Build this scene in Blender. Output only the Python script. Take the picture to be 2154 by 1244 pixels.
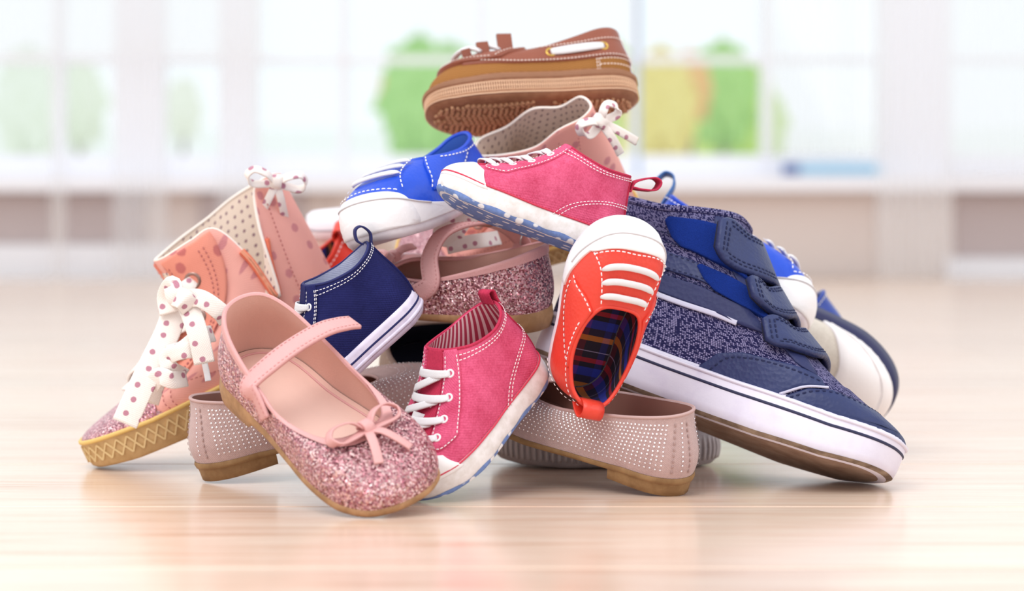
import bpy, math, random
import numpy as np
from mathutils import Matrix, Vector, Quaternion

for _o in list(bpy.data.objects):
    bpy.data.objects.remove(_o, do_unlink=True)
SC = bpy.context.scene
COL = SC.collection
random.seed(7)
RNG = np.random.default_rng(7)

# ------------------------------------------------------------------ camera
CAM_D, CAM_H, F_PX, HOR = 1.2, 0.1456, 4286.0, 480.0
cam = bpy.data.cameras.new('camera')
cam_o = bpy.data.objects.new('camera', cam)
COL.objects.link(cam_o)
cam_o.location = (0, -CAM_D, CAM_H)
cam_o.rotation_euler = (math.pi / 2, 0, 0)
cam.sensor_width = 36
cam.lens = 36 * F_PX / 2154
cam.shift_y = -(622 - HOR) / 2154
cam.clip_start, cam.clip_end = 0.05, 100
cam.dof.use_dof = True
cam.dof.focus_distance = 1.13
cam.dof.aperture_fstop = cam.lens / 12.5
SC.camera = cam_o

# ------------------------------------------------------------------ light
world = bpy.data.worlds.new('daylight'); SC.world = world
world.use_nodes = True
bg = world.node_tree.nodes['Background']
bg.inputs['Color'].default_value = (0.93, 0.97, 1.0, 1)
bg.inputs['Strength'].default_value = 1.24


def area(name, loc, target, size, power, col=(1, 1, 1)):
    l = bpy.data.lights.new(name, 'AREA'); l.shape = 'RECTANGLE'
    l.size, l.size_y = size; l.energy = power; l.color = col
    o = bpy.data.objects.new(name, l); COL.objects.link(o)
    o.location = loc
    o.rotation_euler = (Vector(target) - Vector(loc)).to_track_quat('-Z', 'Y').to_euler()
    return o


area('softbox_above', (-0.9, -1.3, 2.2), (0, 0, 0.05), (1.6, 1.6), 44, (1, 0.985, 0.96))
area('softbox_side', (1.9, -0.9, 1.2), (0, 0, 0.1), (1.0, 1.4), 9, (1, 0.98, 0.97))
SC.view_settings.view_transform = 'Standard'
SC.view_settings.look = 'None'
SC.view_settings.gamma = 1
SC.view_settings.exposure = -0.12
SC.view_settings.use_curve_mapping = False
SC.cycles.max_bounces = 8


def at(px, py, Y):
    """world point on the plane y=Y that the photograph shows at pixel (px, py)"""
    d = CAM_D + Y
    return np.array([(px - 1077) * d / F_PX, Y, CAM_H - (py - HOR) * d / F_PX])


# ------------------------------------------------------------------ materials
MATS = {}


def srgb(c):
    if isinstance(c, str):
        c = [int(c[i:i + 2], 16) / 255 for i in (0, 2, 4)]
    return tuple(((v / 12.92) if v <= 0.04045 else ((v + 0.055) / 1.055) ** 2.4) for v in c)


class NT:
    def __init__(s, m):
        s.t = m.node_tree; s.n = s.t.nodes; s.l = s.t.links
        s.b = s.n['Principled BSDF']; s._tc = None

    def tc(s, k='UV'):
        if s._tc is None:
            s._tc = s.n.new('ShaderNodeTexCoord')
        return s._tc.outputs[k]

    def new(s, typ, ins=None, **kw):
        nd = s.n.new(typ)
        for k, v in kw.items():
            setattr(nd, k, v)
        for k, v in (ins or {}).items():
            s.put(nd.inputs[k], v)
        return nd

    def put(s, sock, v):
        if hasattr(v, 'is_output'):
            s.l.new(v, sock)
        elif isinstance(v, (tuple, list)) and len(v) == 3 and sock.type == 'RGBA':
            sock.default_value = (*v, 1)
        else:
            sock.default_value = v

    def math(s, op, a, b=0.0, c=0.0):
        nd = s.n.new('ShaderNodeMath'); nd.operation = op
        for i, v in enumerate((a, b, c)):
            s.put(nd.inputs[i], v)
        return nd.outputs[0]

    def mix(s, f, a, b):
        nd = s.n.new('ShaderNodeMix'); nd.data_type = 'RGBA'
        s.put(nd.inputs[0], f); s.put(nd.inputs[6], a); s.put(nd.inputs[7], b)
        return nd.outputs[2]

    def sep(s, v):
        nd = s.new('ShaderNodeSeparateXYZ', {0: v})
        return nd.outputs

    def scale(s, v, sc):
        nd = s.new('ShaderNodeMapping', {0: v}); nd.inputs['Scale'].default_value = sc
        return nd.outputs[0]

    def noise(s, v, sc, det=3, rough=.5):
        nd = s.new('ShaderNodeTexNoise', {'Vector': v, 'Scale': sc, 'Detail': det, 'Roughness': rough})
        return nd.outputs[0]

    def step(s, v, t, soft=0.02):
        nd = s.new('ShaderNodeMapRange', {0: v, 1: t - soft, 2: t + soft})
        return nd.outputs[0]

    def bump(s, h, strength, dist=0.001):
        nd = s.new('ShaderNodeBump', {'Height': h, 'Strength': strength, 'Distance': dist})
        s.l.new(nd.outputs[0], s.b.inputs['Normal'])

    def col(s, v):
        s.put(s.b.inputs['Base Color'], v)


def M(name, col, rough=.6, spec=.4, metal=0, fn=None, sheen=0, coat=0, alpha=None):
    if name in MATS:
        return MATS[name]
    m = bpy.data.materials.new(name); m.use_nodes = True
    t = NT(m); b = t.b
    c = srgb(col)
    b.inputs['Base Color'].default_value = (*c, 1)
    b.inputs['Roughness'].default_value = rough
    b.inputs['Specular IOR Level'].default_value = spec
    b.inputs['Metallic'].default_value = metal
    b.inputs['Sheen Weight'].default_value = sheen
    b.inputs['Coat Weight'].default_value = coat
    b.inputs['Coat Roughness'].default_value = .25
    if fn:
        fn(t, c)
    MATS[name] = m
    return m


def f_leather(strength=.25, sc=700, var=.12):
    def f(t, c):
        o = t.tc('Object')
        v = t.new('ShaderNodeTexVoronoi', {'Vector': o, 'Scale': sc}).outputs['Distance']
        n = t.noise(o, 90, 4)
        t.col(t.mix(n, tuple(x * (1 - var) for x in c), tuple(min(1, x * (1 + var)) for x in c)))
        h = t.math('ADD', v, t.math('MULTIPLY', t.noise(o, 160, 3), 1.2))
        t.bump(h, strength, .0006)
    return f


def f_canvas(c2=None, mot=60, sc=1500, strength=.35, var=.1):
    """woven cloth: crossing threads in UV metres, washed mottling between two tones"""
    def f(t, c):
        u = t.sep(t.tc('UV'))
        a = t.math('SINE', t.math('MULTIPLY', u[0], sc * 3.0))
        b = t.math('SINE', t.math('MULTIPLY', u[1], sc * 3.0))
        h = t.math('MULTIPLY', a, b)
        n = t.noise(t.tc('Object'), mot, 5, .65)
        n2 = t.noise(t.tc('Object'), 900, 2, .6)
        lo = c if c2 is None else srgb(c2)
        k = t.math('ADD', t.math('MULTIPLY', n, .6), t.math('MULTIPLY', n2, .4))
        k = t.new('ShaderNodeMapRange', {0: k, 1: .33, 2: .67}).outputs[0]
        t.col(t.mix(k, tuple(x * (1 - var) for x in lo), tuple(min(1, x * (1 + var)) for x in c)))
        t.bump(h, strength, .0004)
    return f


def f_twill(c2):
    def f(t, c):
        u = t.sep(t.tc('UV'))
        zig = t.math('ABSOLUTE', t.math('SUBTRACT', t.math('FRACT', t.math('MULTIPLY', u[0], 260)), .5))
        w = t.math('SINE', t.math('ADD', t.math('MULTIPLY', u[1], 5200), t.math('MULTIPLY', zig, 8)))
        k = t.math('MULTIPLY_ADD', w, .5, .5)
        t.col(t.mix(k, srgb(c2), c)); t.bump(w, .4, .0004)
    return f


def f_tweed(c2, s=(620, 620, 1), thr=.5):
    """linen look: light threads picked at random out of a dark weave"""
    def f(t, c):
        uv = t.scale(t.tc('UV'), s)
        u = t.sep(uv)
        br = t.new('ShaderNodeTexWhiteNoise', {'Vector': t.new('ShaderNodeVectorMath', {0: uv}, operation='FLOOR').outputs[0]},
                   noise_dimensions='2D').outputs[0]
        fu = t.math('ABSOLUTE', t.math('SINE', t.math('MULTIPLY', u[0], math.pi)))
        fv = t.math('ABSOLUTE', t.math('SINE', t.math('MULTIPLY', u[1], math.pi)))
        thread = t.math('MULTIPLY', fu, fv)
        k = t.math('MULTIPLY', t.step(br, thr, .15), t.step(thread, .35, .2))
        k = t.math('MULTIPLY', k, t.math('MULTIPLY_ADD', t.noise(t.tc('UV'), 300, 3), .5, .5))
        t.col(t.mix(k, c, srgb(c2))); t.bump(thread, .5, .0006)
    return f


def f_polka(dot, sc=80, r=.22, jit=.25, second=None, cloth=1500):
    def f(t, c):
        uv = t.tc('UV')
        v = t.new('ShaderNodeTexVoronoi', {'Vector': uv, 'Scale': sc, 'Randomness': jit}, voronoi_dimensions='2D').outputs['Distance']
        v = t.math('ADD', v, t.math('MULTIPLY', t.math('SUBTRACT', t.noise(uv, 700, 2), .5), .06))
        k = t.math('SUBTRACT', 1.0, t.step(v, r, .025))
        n = t.noise(t.tc('Object'), 45, 3)
        base = t.mix(n, tuple(x * .93 for x in c), tuple(min(1, x * 1.05) for x in c))
        t.col(t.mix(k, base, srgb(dot)))
        u = t.sep(uv)
        h = t.math('MULTIPLY', t.math('SINE', t.math('MULTIPLY', u[0], cloth * 3)), t.math('SINE', t.math('MULTIPLY', u[1], cloth * 3)))
        t.bump(h, .25, .0003)
    return f


def f_glitter(c2, c3, sc=950):
    def f(t, c):
        o = t.tc('Object')
        vo = t.new('ShaderNodeTexVoronoi', {'Vector': o, 'Scale': sc, 'Randomness': 1.0})
        rnd = vo.outputs['Color']
        r = t.sep(rnd)
        ramp = t.new('ShaderNodeValToRGB', {0: r[0]})
        e = ramp.color_ramp.elements
        e[0].color = (*srgb(c2), 1); e[1].color = (*srgb(c3), 1); e[0].position = .05; e[1].position = 1
        m = e.new(.55); m.color = (*c, 1)
        t.col(ramp.outputs[0])
        g = t.new('ShaderNodeNewGeometry')
        d = t.new('ShaderNodeVectorMath', {0: rnd, 1: (.5, .5, .5)}, operation='SUBTRACT').outputs[0]
        d = t.new('ShaderNodeVectorMath', {0: d}, operation='SCALE'); d.inputs['Scale'].default_value = 1.15
        s = t.new('ShaderNodeVectorMath', {0: g.outputs['Normal'], 1: d.outputs[0]}, operation='ADD').outputs[0]
        s = t.new('ShaderNodeVectorMath', {0: s}, operation='NORMALIZE').outputs[0]
        t.l.new(s, t.b.inputs['Normal'])
        t.put(t.b.inputs['Metallic'], t.math('MULTIPLY', t.step(r[1], .45, .05), .85))
    return f


def f_stripe(c2, per=.0042, duty=.45, axis=0):
    def f(t, c):
        u = t.sep(t.tc('UV'))
        k = t.step(t.math('ABSOLUTE', t.math('SUBTRACT', t.math('FRACT', t.math('DIVIDE', u[axis], per)), .5)), duty * .5, .03)
        t.col(t.mix(k, srgb(c2), c))
    return f


def f_plaid():
    def f(t, c):
        u = t.sep(t.tc('UV'))

        def bands(s, per, off, cols):
            r = t.new('ShaderNodeValToRGB', {0: t.math('FRACT', t.math('ADD', t.math('DIVIDE', s, per), off))})
            r.color_ramp.interpolation = 'CONSTANT'
            e = r.color_ramp.elements
            e[0].position = 0; e[0].color = (*srgb(cols[0][1]), 1)
            e[1].position = cols[1][0]; e[1].color = (*srgb(cols[1][1]), 1)
            for p, cc in cols[2:]:
                x = e.new(p); x.color = (*srgb(cc), 1)
            return r.outputs[0]
        a = bands(u[0], .030, .1, [(0, '2a2130'), (.16, 'c7742e'), (.27, '2b1f3a'), (.42, '2c36a0'), (.60, '231c2c'), (.70, 'b02430'), (.80, '2a2130'), (.93, 'a090b0'), (.95, '2a2130')])
        b = bands(u[1], .034, .3, [(0, '2a2130'), (.3, '8a1f2c'), (.45, '2a2438'), (.7, 'a79bb5'), (.73, '241c30'), (.86, '2b3390')])
        w = t.math('SINE', t.math('MULTIPLY', t.math('ADD', u[0], u[1]), 7000))
        t.col(t.mix(t.math('MULTIPLY_ADD', w, .1, .32), a, b))
    return f


def f_dots_sole(c2):
    def f(t, c):
        o = t.tc('Object')
        v = t.new('ShaderNodeTexVoronoi', {'Vector': o, 'Scale': 120, 'Randomness': .5}).outputs['Distance']
        n = t.noise(o, 500, 3)
        k = t.math('SUBTRACT', 1.0, t.step(v, .30, .03))
        base = t.mix(n, tuple(x * .7 for x in c), tuple(min(1, x * 1.5) for x in c))
        t.col(t.mix(k, base, srgb(c2)))
    return f


def f_worn(c2, sc=120, thr=.55):
    def f(t, c):
        n = t.noise(t.tc('Object'), sc, 5, .6)
        t.col(t.mix(t.step(n, thr, .12), c, srgb(c2)))
        t.bump(t.noise(t.tc('Object'), 900, 2), .1, .0004)
    return f


def f_fuzz():
    def f(t, c):
        n = t.noise(t.tc('Object'), 1600, 3, .7)
        t.col(t.mix(n, tuple(x * .55 for x in c), tuple(min(1, x * 1.5) for x in c)))
        t.bump(n, .8, .001)
    return f


def f_wood(t, c):
    """pale laminate: grain stretched along the board, every board its own shift and tone"""
    o = t.tc('Object')
    oi = t.new('ShaderNodeObjectInfo').outputs['Random']
    sh = t.new('ShaderNodeCombineXYZ', {0: t.math('MULTIPLY', oi, 37.0), 1: t.math('MULTIPLY', oi, 11.0)}).outputs[0]
    p = t.new('ShaderNodeVectorMath', {0: o, 1: sh}, operation='ADD').outputs[0]
    g1 = t.noise(t.scale(p, (1.6, 16, 1)), 3.2, 6, .62)
    g2 = t.noise(t.scale(p, (3, 75, 1)), 4.0, 4, .6)
    g3 = t.noise(t.scale(p, (1.1, 4, 1)), 2.2, 2, .5)
    k = t.math('ADD', t.math('MULTIPLY', g1, .55), t.math('ADD', t.math('MULTIPLY', g2, .2), t.math('MULTIPLY', g3, .25)))
    ramp = t.new('ShaderNodeValToRGB', {0: k})
    e = ramp.color_ramp.elements
    e[0].position = .30; e[0].color = (*srgb('c2936f'), 1)
    e[1].position = .66; e[1].color = (*srgb('f2decb'), 1)
    m = e.new(.45); m.color = (*srgb('e7c8b2'), 1)
    tone = t.math('MULTIPLY_ADD', oi, .07, .95)
    mul = t.new('ShaderNodeVectorMath', {0: ramp.outputs[0]}, operation='SCALE'); t.put(mul.inputs['Scale'], tone)
    t.col(mul.outputs[0])
    t.put(t.b.inputs['Roughness'], t.math('MULTIPLY_ADD', g2, .12, .15))
    t.bump(g2, .05, .0004)


# ------------------------------------------------------------------ mesh helpers
def link(o, parent=None):
    COL.objects.link(o)
    if parent is not None:
        o.parent = parent
    return o


def mk(name, V, F, mat, parent=None, uv=None, smooth=True, kind=None, label=None):
    me = bpy.data.meshes.new(name)
    V = np.asarray(V, dtype=float)
    me.from_pydata([tuple(v) for v in V], [], [tuple(int(i) for i in f) for f in F])
    if uv is not None:
        lay = me.uv_layers.new(name='UVMap')
        idx = np.empty(len(me.loops), dtype=np.int32)
        me.loops.foreach_get('vertex_index', idx)
        lay.data.foreach_set('uv', np.asarray(uv, dtype=np.float32)[idx].ravel())
    if smooth:
        me.polygons.foreach_set('use_smooth', [True] * len(me.polygons))
    me.materials.append(mat)
    me.update()
    o = bpy.data.objects.new(name, me)
    link(o, parent)
    if kind:
        o['kind'] = kind
    if label:
        o['label'] = label
    return o


class MB:
    """collects pieces into one mesh"""
    def __init__(s):
        s.V, s.F, s.U, s.n = [], [], [], 0

    def add(s, V, F, uv=None):
        V = np.asarray(V, float)
        s.V.append(V)
        s.F += [tuple(i + s.n for i in f) for f in F]
        s.U.append(np.zeros((len(V), 2)) if uv is None else np.asarray(uv, float))
        s.n += len(V)
        return s

    def build(s, name, mat, parent=None, **k):
        return mk(name, np.vstack(s.V), s.F, mat, parent, uv=np.vstack(s.U), **k)


def unit(v):
    v = np.asarray(v, float)
    n = np.linalg.norm(v, axis=-1, keepdims=True)
    return v / np.maximum(n, 1e-12)


def grid_faces(nu, nv, closed=False):
    F = []
    for i in range(nu if closed else nu - 1):
        a = i * nv; b = ((i + 1) % nu) * nv
        for j in range(nv - 1):
            F.append((a + j, b + j, b + j + 1, a + j + 1))
    return F


def grid_uv(G):
    """metres along both directions of a grid of points"""
    du = np.linalg.norm(np.diff(G, axis=0), axis=2); dv = np.linalg.norm(np.diff(G, axis=1), axis=2)
    U = np.zeros(G.shape[:2]); Vv = np.zeros(G.shape[:2])
    m = G.shape[1] * 2 // 3
    U[1:] = np.cumsum(du[:, m])[:, None]
    Vv[:, 1:] = np.cumsum(dv, axis=1)
    return np.stack([U, Vv], 2).reshape(-1, 2)


def catmull(P, n=24, closed=False):
    P = np.asarray(P, float)
    if closed:
        Q = np.vstack([P[-1], P, P[0], P[1]])
    else:
        Q = np.vstack([2 * P[0] - P[1], P, 2 * P[-1] - P[-2]])
    out = []
    t = np.linspace(0, 1, n, endpoint=False)[:, None]
    for i in range(1, len(Q) - 2):
        a, b, c, d = Q[i - 1], Q[i], Q[i + 1], Q[i + 2]
        out.append(.5 * ((2 * b) + (-a + c) * t + (2 * a - 5 * b + 4 * c - d) * t ** 2 + (-a + 3 * b - 3 * c + d) * t ** 3))
    out = np.vstack(out)
    return out if closed else np.vstack([out, P[-1:]])


def resample(P, n=None, step=None):
    P = np.asarray(P, float)
    s = np.r_[0, np.cumsum(np.linalg.norm(np.diff(P, axis=0), axis=1))]
    if n is None:
        n = max(2, int(round(s[-1] / step)) + 1)
    q = np.linspace(0, s[-1], n)
    return np.stack([np.interp(q, s, P[:, k]) for k in range(P.shape[1])], 1)


def frames(P, N=None):
    T = unit(np.gradient(P, axis=0))
    if N is None:
        n = np.cross(T[0], (0, 0, 1.0))
        if np.linalg.norm(n) < .1:
            n = np.cross(T[0], (0, 1.0, 0))
        N = [unit(n)]
        for i in range(1, len(P)):
            v = N[-1] - T[i] * np.dot(N[-1], T[i]); N.append(unit(v))
        N = np.array(N)
    else:
        N = np.broadcast_to(np.asarray(N, float), P.shape)
        N = unit(N - T * np.sum(N * T, 1, keepdims=True))
    return T, N, np.cross(T, N)


def tube_vf(P, r, n=8, N=None, flat=1.0, closed=False, cap=True):
    """sweep of an ellipse: r across, r*flat along the normal; r may be an array"""
    P = np.asarray(P, float)
    T, N, B = frames(P, N)
    if closed:
        T = unit(np.roll(P, -1, 0) - np.roll(P, 1, 0)); B = unit(np.cross(T, N)); N = np.cross(B, T)
    r = np.broadcast_to(np.asarray(r, float), (len(P),))
    a = np.linspace(0, 2 * math.pi, n, endpoint=False)
    G = P[:, None] + r[:, None, None] * (np.cos(a)[None, :, None] * B[:, None] + flat * np.sin(a)[None, :, None] * N[:, None])
    V = G.reshape(-1, 3); F = []
    m = len(P)
    for i in range(m if closed else m - 1):
        A = i * n; C = ((i + 1) % m) * n
        for j in range(n):
            k = (j + 1) % n
            F.append((A + j, A + k, C + k, C + j))
    if cap and not closed:
        F.append(tuple(range(n))[::-1]); F.append(tuple(range((m - 1) * n, m * n)))
    s = np.r_[0, np.cumsum(np.linalg.norm(np.diff(P, axis=0), axis=1))]
    uv = np.stack([np.repeat(s, n), np.tile(np.cos(a) * r.mean(), m)], 1)
    return V, F, uv


def ribbon_vf(P, N, w, th):
    """strap: rounded rectangle w wide, th thick, normal N"""
    P = np.asarray(P, float)
    T, N, B = frames(P, N)
    w = np.broadcast_to(np.asarray(w, float), (len(P),))
    prof = [(-1, -.5), (-1.0, .2), (-.9, .5), (-.3, .5), (.3, .5), (.9, .5), (1, .2), (1, -.5), (.3, -.5), (-.3, -.5)]
    n = len(prof)
    G = np.stack([P + B * (w * .5 * a)[:, None] + N * (th * b) for a, b in prof], 1)
    F = []
    m = len(P)
    for i in range(m - 1):
        for j in range(n):
            k = (j + 1) % n
            F.append((i * n + j, i * n + k, (i + 1) * n + k, (i + 1) * n + j)[::-1])
    F.append(tuple(range(n))); F.append(tuple(range((m - 1) * n, m * n))[::-1])
    s = np.r_[0, np.cumsum(np.linalg.norm(np.diff(P, axis=0), axis=1))]
    uv = np.stack([np.repeat(s, n), np.concatenate([[w_ * .5 * a for a, b in prof] for w_ in w])], 1)
    return G.reshape(-1, 3), F, uv


def torus_vf(c, nrm, R, r, n=18, m=8):
    nrm = unit(nrm)
    a = unit(np.cross(nrm, (0.3, 0.5, 0.81))); b = np.cross(nrm, a)
    t = np.linspace(0, 2 * math.pi, n, endpoint=False)
    P = np.asarray(c) + R * (np.cos(t)[:, None] * a + np.sin(t)[:, None] * b)
    return tube_vf(P, r, m, N=np.broadcast_to(nrm, P.shape), closed=True)


def box_vf(c, X, Y, Z):
    """oriented box: half-axis vectors X, Y, Z"""
    c, X, Y, Z = (np.asarray(q, float) for q in (c, X, Y, Z))
    V = [c + sx * X + sy * Y + sz * Z for sz in (-1, 1) for sy in (-1, 1) for sx in (-1, 1)]
    return V, [(0, 2, 3, 1), (4, 5, 7, 6), (0, 1, 5, 4), (2, 6, 7, 3), (0, 4, 6, 2), (1, 3, 7, 5)]


def stitch_vf(mb, P, N, dash=.0022, gap=.0013, w=.00042, h=.00035):
    """a run of raised thread dashes along P"""
    P = np.asarray(P, float); N = np.asarray(N, float)
    s = np.r_[0, np.cumsum(np.linalg.norm(np.diff(P, axis=0), axis=1))]
    k = 0.0
    ip = lambda q, A: np.array([np.interp(q, s, A[:, j]) for j in range(3)])
    while k + dash < s[-1]:
        a, b = ip(k, P), ip(k + dash, P); nn = unit(ip(k + dash / 2, N)); t = b - a; bb = unit(np.cross(nn, t))
        m = (a + b) / 2 + nn * h * .35
        V = [a - bb * w, a + bb * w, m + bb * w + nn * h * .6 - t * .2, m - bb * w + nn * h * .6 - t * .2,
             m + bb * w + nn * h * .6 + t * .2, m - bb * w + nn * h * .6 + t * .2, b - bb * w, b + bb * w]
        mb.add(V, [(0, 1, 2, 3), (3, 2, 4, 5), (5, 4, 7, 6), (0, 3, 5, 6), (1, 7, 4, 2)])
        k += dash + gap


# ------------------------------------------------------------------ shoe last
OUT_L = [(1, 0), (.982, .19), (.925, .345), (.82, .455), (.69, .5), (.54, .465), (.38, .405), (.22, .375), (.10, .325), (.025, .19), (0, 0)]
OUT_M = [(1, 0), (.986, -.21), (.94, -.37), (.84, -.47), (.70, -.485), (.54, -.415), (.38, -.36), (.22, -.355), (.10, -.315), (.025, -.185), (0, 0)]


class Last:
    """A shoe upper as a ring of meridians: u runs from the toe (0) along the outer side to the heel (1) and along
    the inner side (-1..0); v runs from the sole edge (0) to the top line (1)."""
    def __init__(s, L, W, zf, top, mer, out=None, mir=False, topm=None):
        s.L, s.W = L, W
        ol, om = out or (OUT_L, OUT_M)
        if mir:
            ol, om = [(x, -y) for x, y in om], [(x, -y) for x, y in ol]
        P = np.array(ol + om[-2:0:-1], float) * (L, W)
        s.oc = s.halves(catmull(P, 24, True), len(ol) - 1, len(P))
        s.zx, s.zz = np.array([k[0] for k in zf]) * L, np.array([k[1] for k in zf])
        tl = [(x * L, y, z) for x, y, z in top]
        tm = [(x * L, -y, z) for x, y, z in (topm or top)]
        P3 = np.array(tl + tm[-2:0:-1], float)
        s.tc = s.halves(catmull(P3, 24, True), len(tl) - 1, len(P3))
        m = np.array(mer, float)
        q = np.linspace(0, 1, 401)
        cols = []
        for k in range(1, 5):
            y = np.interp(q, m[:, 0], m[:, k])
            w = np.ones(41) / 41
            yp = np.r_[y[20:0:-1], y, y[-2:-22:-1]]
            cols.append(np.convolve(yp, w, 'valid'))
        s.mq, s.mv = q, cols

    @staticmethod
    def halves(D, k, n):
        i = k * 24
        a = D[:i + 1]; b = np.vstack([D[i:], D[:1]])[::-1]
        r = []
        for c in (a, b):
            L = np.r_[0, np.cumsum(np.linalg.norm(np.diff(c, axis=0), axis=1))]
            r.append((L / L[-1], c))
        return r

    @staticmethod
    def ev(h, u):
        u = (np.asarray(u, float) + 1) % 2 - 1
        a = np.abs(u)
        o = [np.stack([np.interp(a, t, c[:, k]) for k in range(c.shape[1])], -1) for t, c in h]
        return np.where((u >= 0)[..., None], o[0], o[1])

    def zfe(s, x):
        return np.interp(x, s.zx, s.zz)

    def outline(s, u, off=0.0):
        u = np.asarray(u, float)
        p = s.ev(s.oc, u); e = .004
        t = s.ev(s.oc, u + e) - s.ev(s.oc, u - e)
        n = unit(np.stack([t[..., 1], -t[..., 0]], -1))
        # outward: to +y on the u>0 side
        return p + n * np.asarray(off)[..., None] if np.ndim(off) else p + n * off

    def S(s, u, v):
        u, v = np.broadcast_arrays(np.asarray(u, float), np.asarray(v, float))
        p0 = s.ev(s.oc, u)
        P0 = np.concatenate([p0, s.zfe(p0[..., 0])[..., None]], -1)
        P1 = s.ev(s.tc, u)
        e = .004
        t = s.ev(s.oc, u + e) - s.ev(s.oc, u - e)
        n = unit(np.stack([t[..., 1], -t[..., 0], 0 * t[..., 0]], -1))
        au = np.abs((u + 1) % 2 - 1)
        a, b, c, d = [np.interp(au, s.mq, k)[..., None] for k in s.mv]
        up = np.array([0, 0, 1.0])
        hor = (P0 - P1) * (1, 1, 0)
        H = (P1 - P0)[..., 2:3]
        C0 = P0 + up * a * H + n * b
        C1 = P1 + hor * c + up * d * H
        v = v[..., None]
        return (1 - v) ** 3 * P0 + 3 * (1 - v) ** 2 * v * C0 + 3 * (1 - v) * v * v * C1 + v ** 3 * P1

    def N(s, u, v):
        e = .006
        v = np.asarray(v, float)
        vl, vh = np.clip(v - e, 0, 1), np.clip(v + e, 0, 1)
        return unit(np.cross(s.S(u + e, v) - s.S(u - e, v), s.S(u, vh) - s.S(u, vl)))

    def P(s, u, v, off=0.0):
        u = np.asarray(u, float); v = np.asarray(v, float)
        r = s.S(u, v)
        o = np.asarray(off, float)
        return r + s.N(u, v) * (o[..., None] if o.ndim else o)

    # ---- pieces
    def ring(s, parent, mat, name='upper', off=0.0, v0=0.0, v1=1.0, nu=120, nv=22, flip=False, u0=-1, u1=1, rim=0.0):
        full = u1 - u0 >= 2
        u = np.linspace(u0, u1, nu, endpoint=not full)
        v = np.linspace(0, 1, nv)
        vv = v0 + (v1 - v0) * v if np.isscalar(v0) else None
        UU, VV = np.meshgrid(u, vv, indexing='ij')
        G = s.P(UU, VV, off)
        if rim:
            E = [s.P(u, np.full_like(u, v1), off - rim * k) + np.array([0, 0, rim * .5 * math.sin(math.pi * k)]) for k in (.35, .7, 1.0)]
            G = np.concatenate([G] + [e[:, None] for e in E], 1)
        F = grid_faces(G.shape[0], G.shape[1], full)
        if flip:
            F = [f[::-1] for f in F]
        if full:   # seam column for clean UV
            G = np.concatenate([G, G[:1]], 0)
            F = grid_faces(G.shape[0], G.shape[1])
            if flip:
                F = [f[::-1] for f in F]
        return mk(name, G.reshape(-1, 3), F, mat, parent, uv=grid_uv(G))

    def patch(s, parent, mat, poly, name, off=.0004, th=.0009, rings=6, smooth_n=0, label=None):
        """raised piece of the upper bounded by a polygon in (u, v)"""
        poly = np.array(poly, float)
        D = catmull(poly, smooth_n, True) if smooth_n else resample(np.vstack([poly, poly[:1]]), n=64)[:-1]
        c = D.mean(0)
        rows = []
        for k in range(rings + 1):
            f = 1 - k / rings
            Q = c + (D - c) * max(f, .001)
            rows.append(s.P(Q[:, 0], np.clip(Q[:, 1], 0, 1), off + th))
        Q = c + (D - c) * 1.0
        ed = s.P(Q[:, 0], np.clip(Q[:, 1], 0, 1), -.0002)
        Q2 = c + (D - c) * .985
        rows[0] = s.P(Q2[:, 0], np.clip(Q2[:, 1], 0, 1), off + th)
        mid = s.P(Q[:, 0], np.clip(Q[:, 1], 0, 1), off + th * .6)
        G = np.stack([ed, mid] + rows, 1)
        G = np.concatenate([G, G[:1]], 0)
        # orientation
        area2 = np.sum(D[:, 0] * np.roll(D[:, 1], -1) - np.roll(D[:, 0], -1) * D[:, 1])
        F = grid_faces(G.shape[0], G.shape[1])
        if area2 < 0:
            F = [f[::-1] for f in F]
        Q0 = np.concatenate([D, D[:1]])
        uvs = np.stack([c + (Q0 - c) * 1.0, c + (Q0 - c) * 1.0] + [c + (Q0 - c) * (1 - k / rings) for k in range(rings + 1)], 1).reshape(-1, 2)
        su = np.linalg.norm(s.S(c[0] + .02, c[1]) - s.S(c[0] - .02, c[1])) / .04
        sv = np.linalg.norm(s.S(c[0], min(1, c[1] + .02)) - s.S(c[0], c[1] - .02)) / .04
        return mk(name, G.reshape(-1, 3), F, mat, parent, uv=uvs * (su, sv), label=label)

    def path(s, uv, off=.0, n=16, smooth=True, step=.0008):
        D = catmull(uv, n) if smooth and len(uv) > 2 else resample(np.array(uv, float), n=40)
        P = s.P(D[:, 0], np.clip(D[:, 1], 0, 1), off); Nn = s.N(D[:, 0], np.clip(D[:, 1], 0, 1))
        A = resample(np.hstack([P, Nn]), step=step) if False else np.hstack([P, Nn])
        return A[:, :3], A[:, 3:]

    def stitch(s, parent, mat, runs, off=.0005, name='stitching', **k):
        mb = MB()
        for r in runs:
            P, Nn = s.path(r, off)
            stitch_vf(mb, P, Nn, **k)
        return mb.build(name, mat, parent, smooth=False, kind='stuff')

    def inset_runs(s, poly, f=.86, smooth_n=0):
        poly = np.array(poly, float)
        D = catmull(poly, smooth_n, True) if smooth_n else resample(np.vstack([poly, poly[:1]]), n=80)[:-1]
        c = D.mean(0)
        return np.vstack([c + (D - c) * f, (c + (D - c) * f)[:1]])

    def piping(s, parent, mat, r=.0011, name='piping', v=1.0, off=-.0008, dz=0, n=160, flat=1.0):
        u = np.linspace(-1, 1, n, endpoint=False)
        P = s.P(u, np.full(n, v), off) + (0, 0, dz)
        V, F, uv = tube_vf(P, r, 8, N=s.N(u, np.full(n, v)), flat=flat, closed=True)
        return mk(name, V, F, mat, parent, uv=uv)

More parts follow.
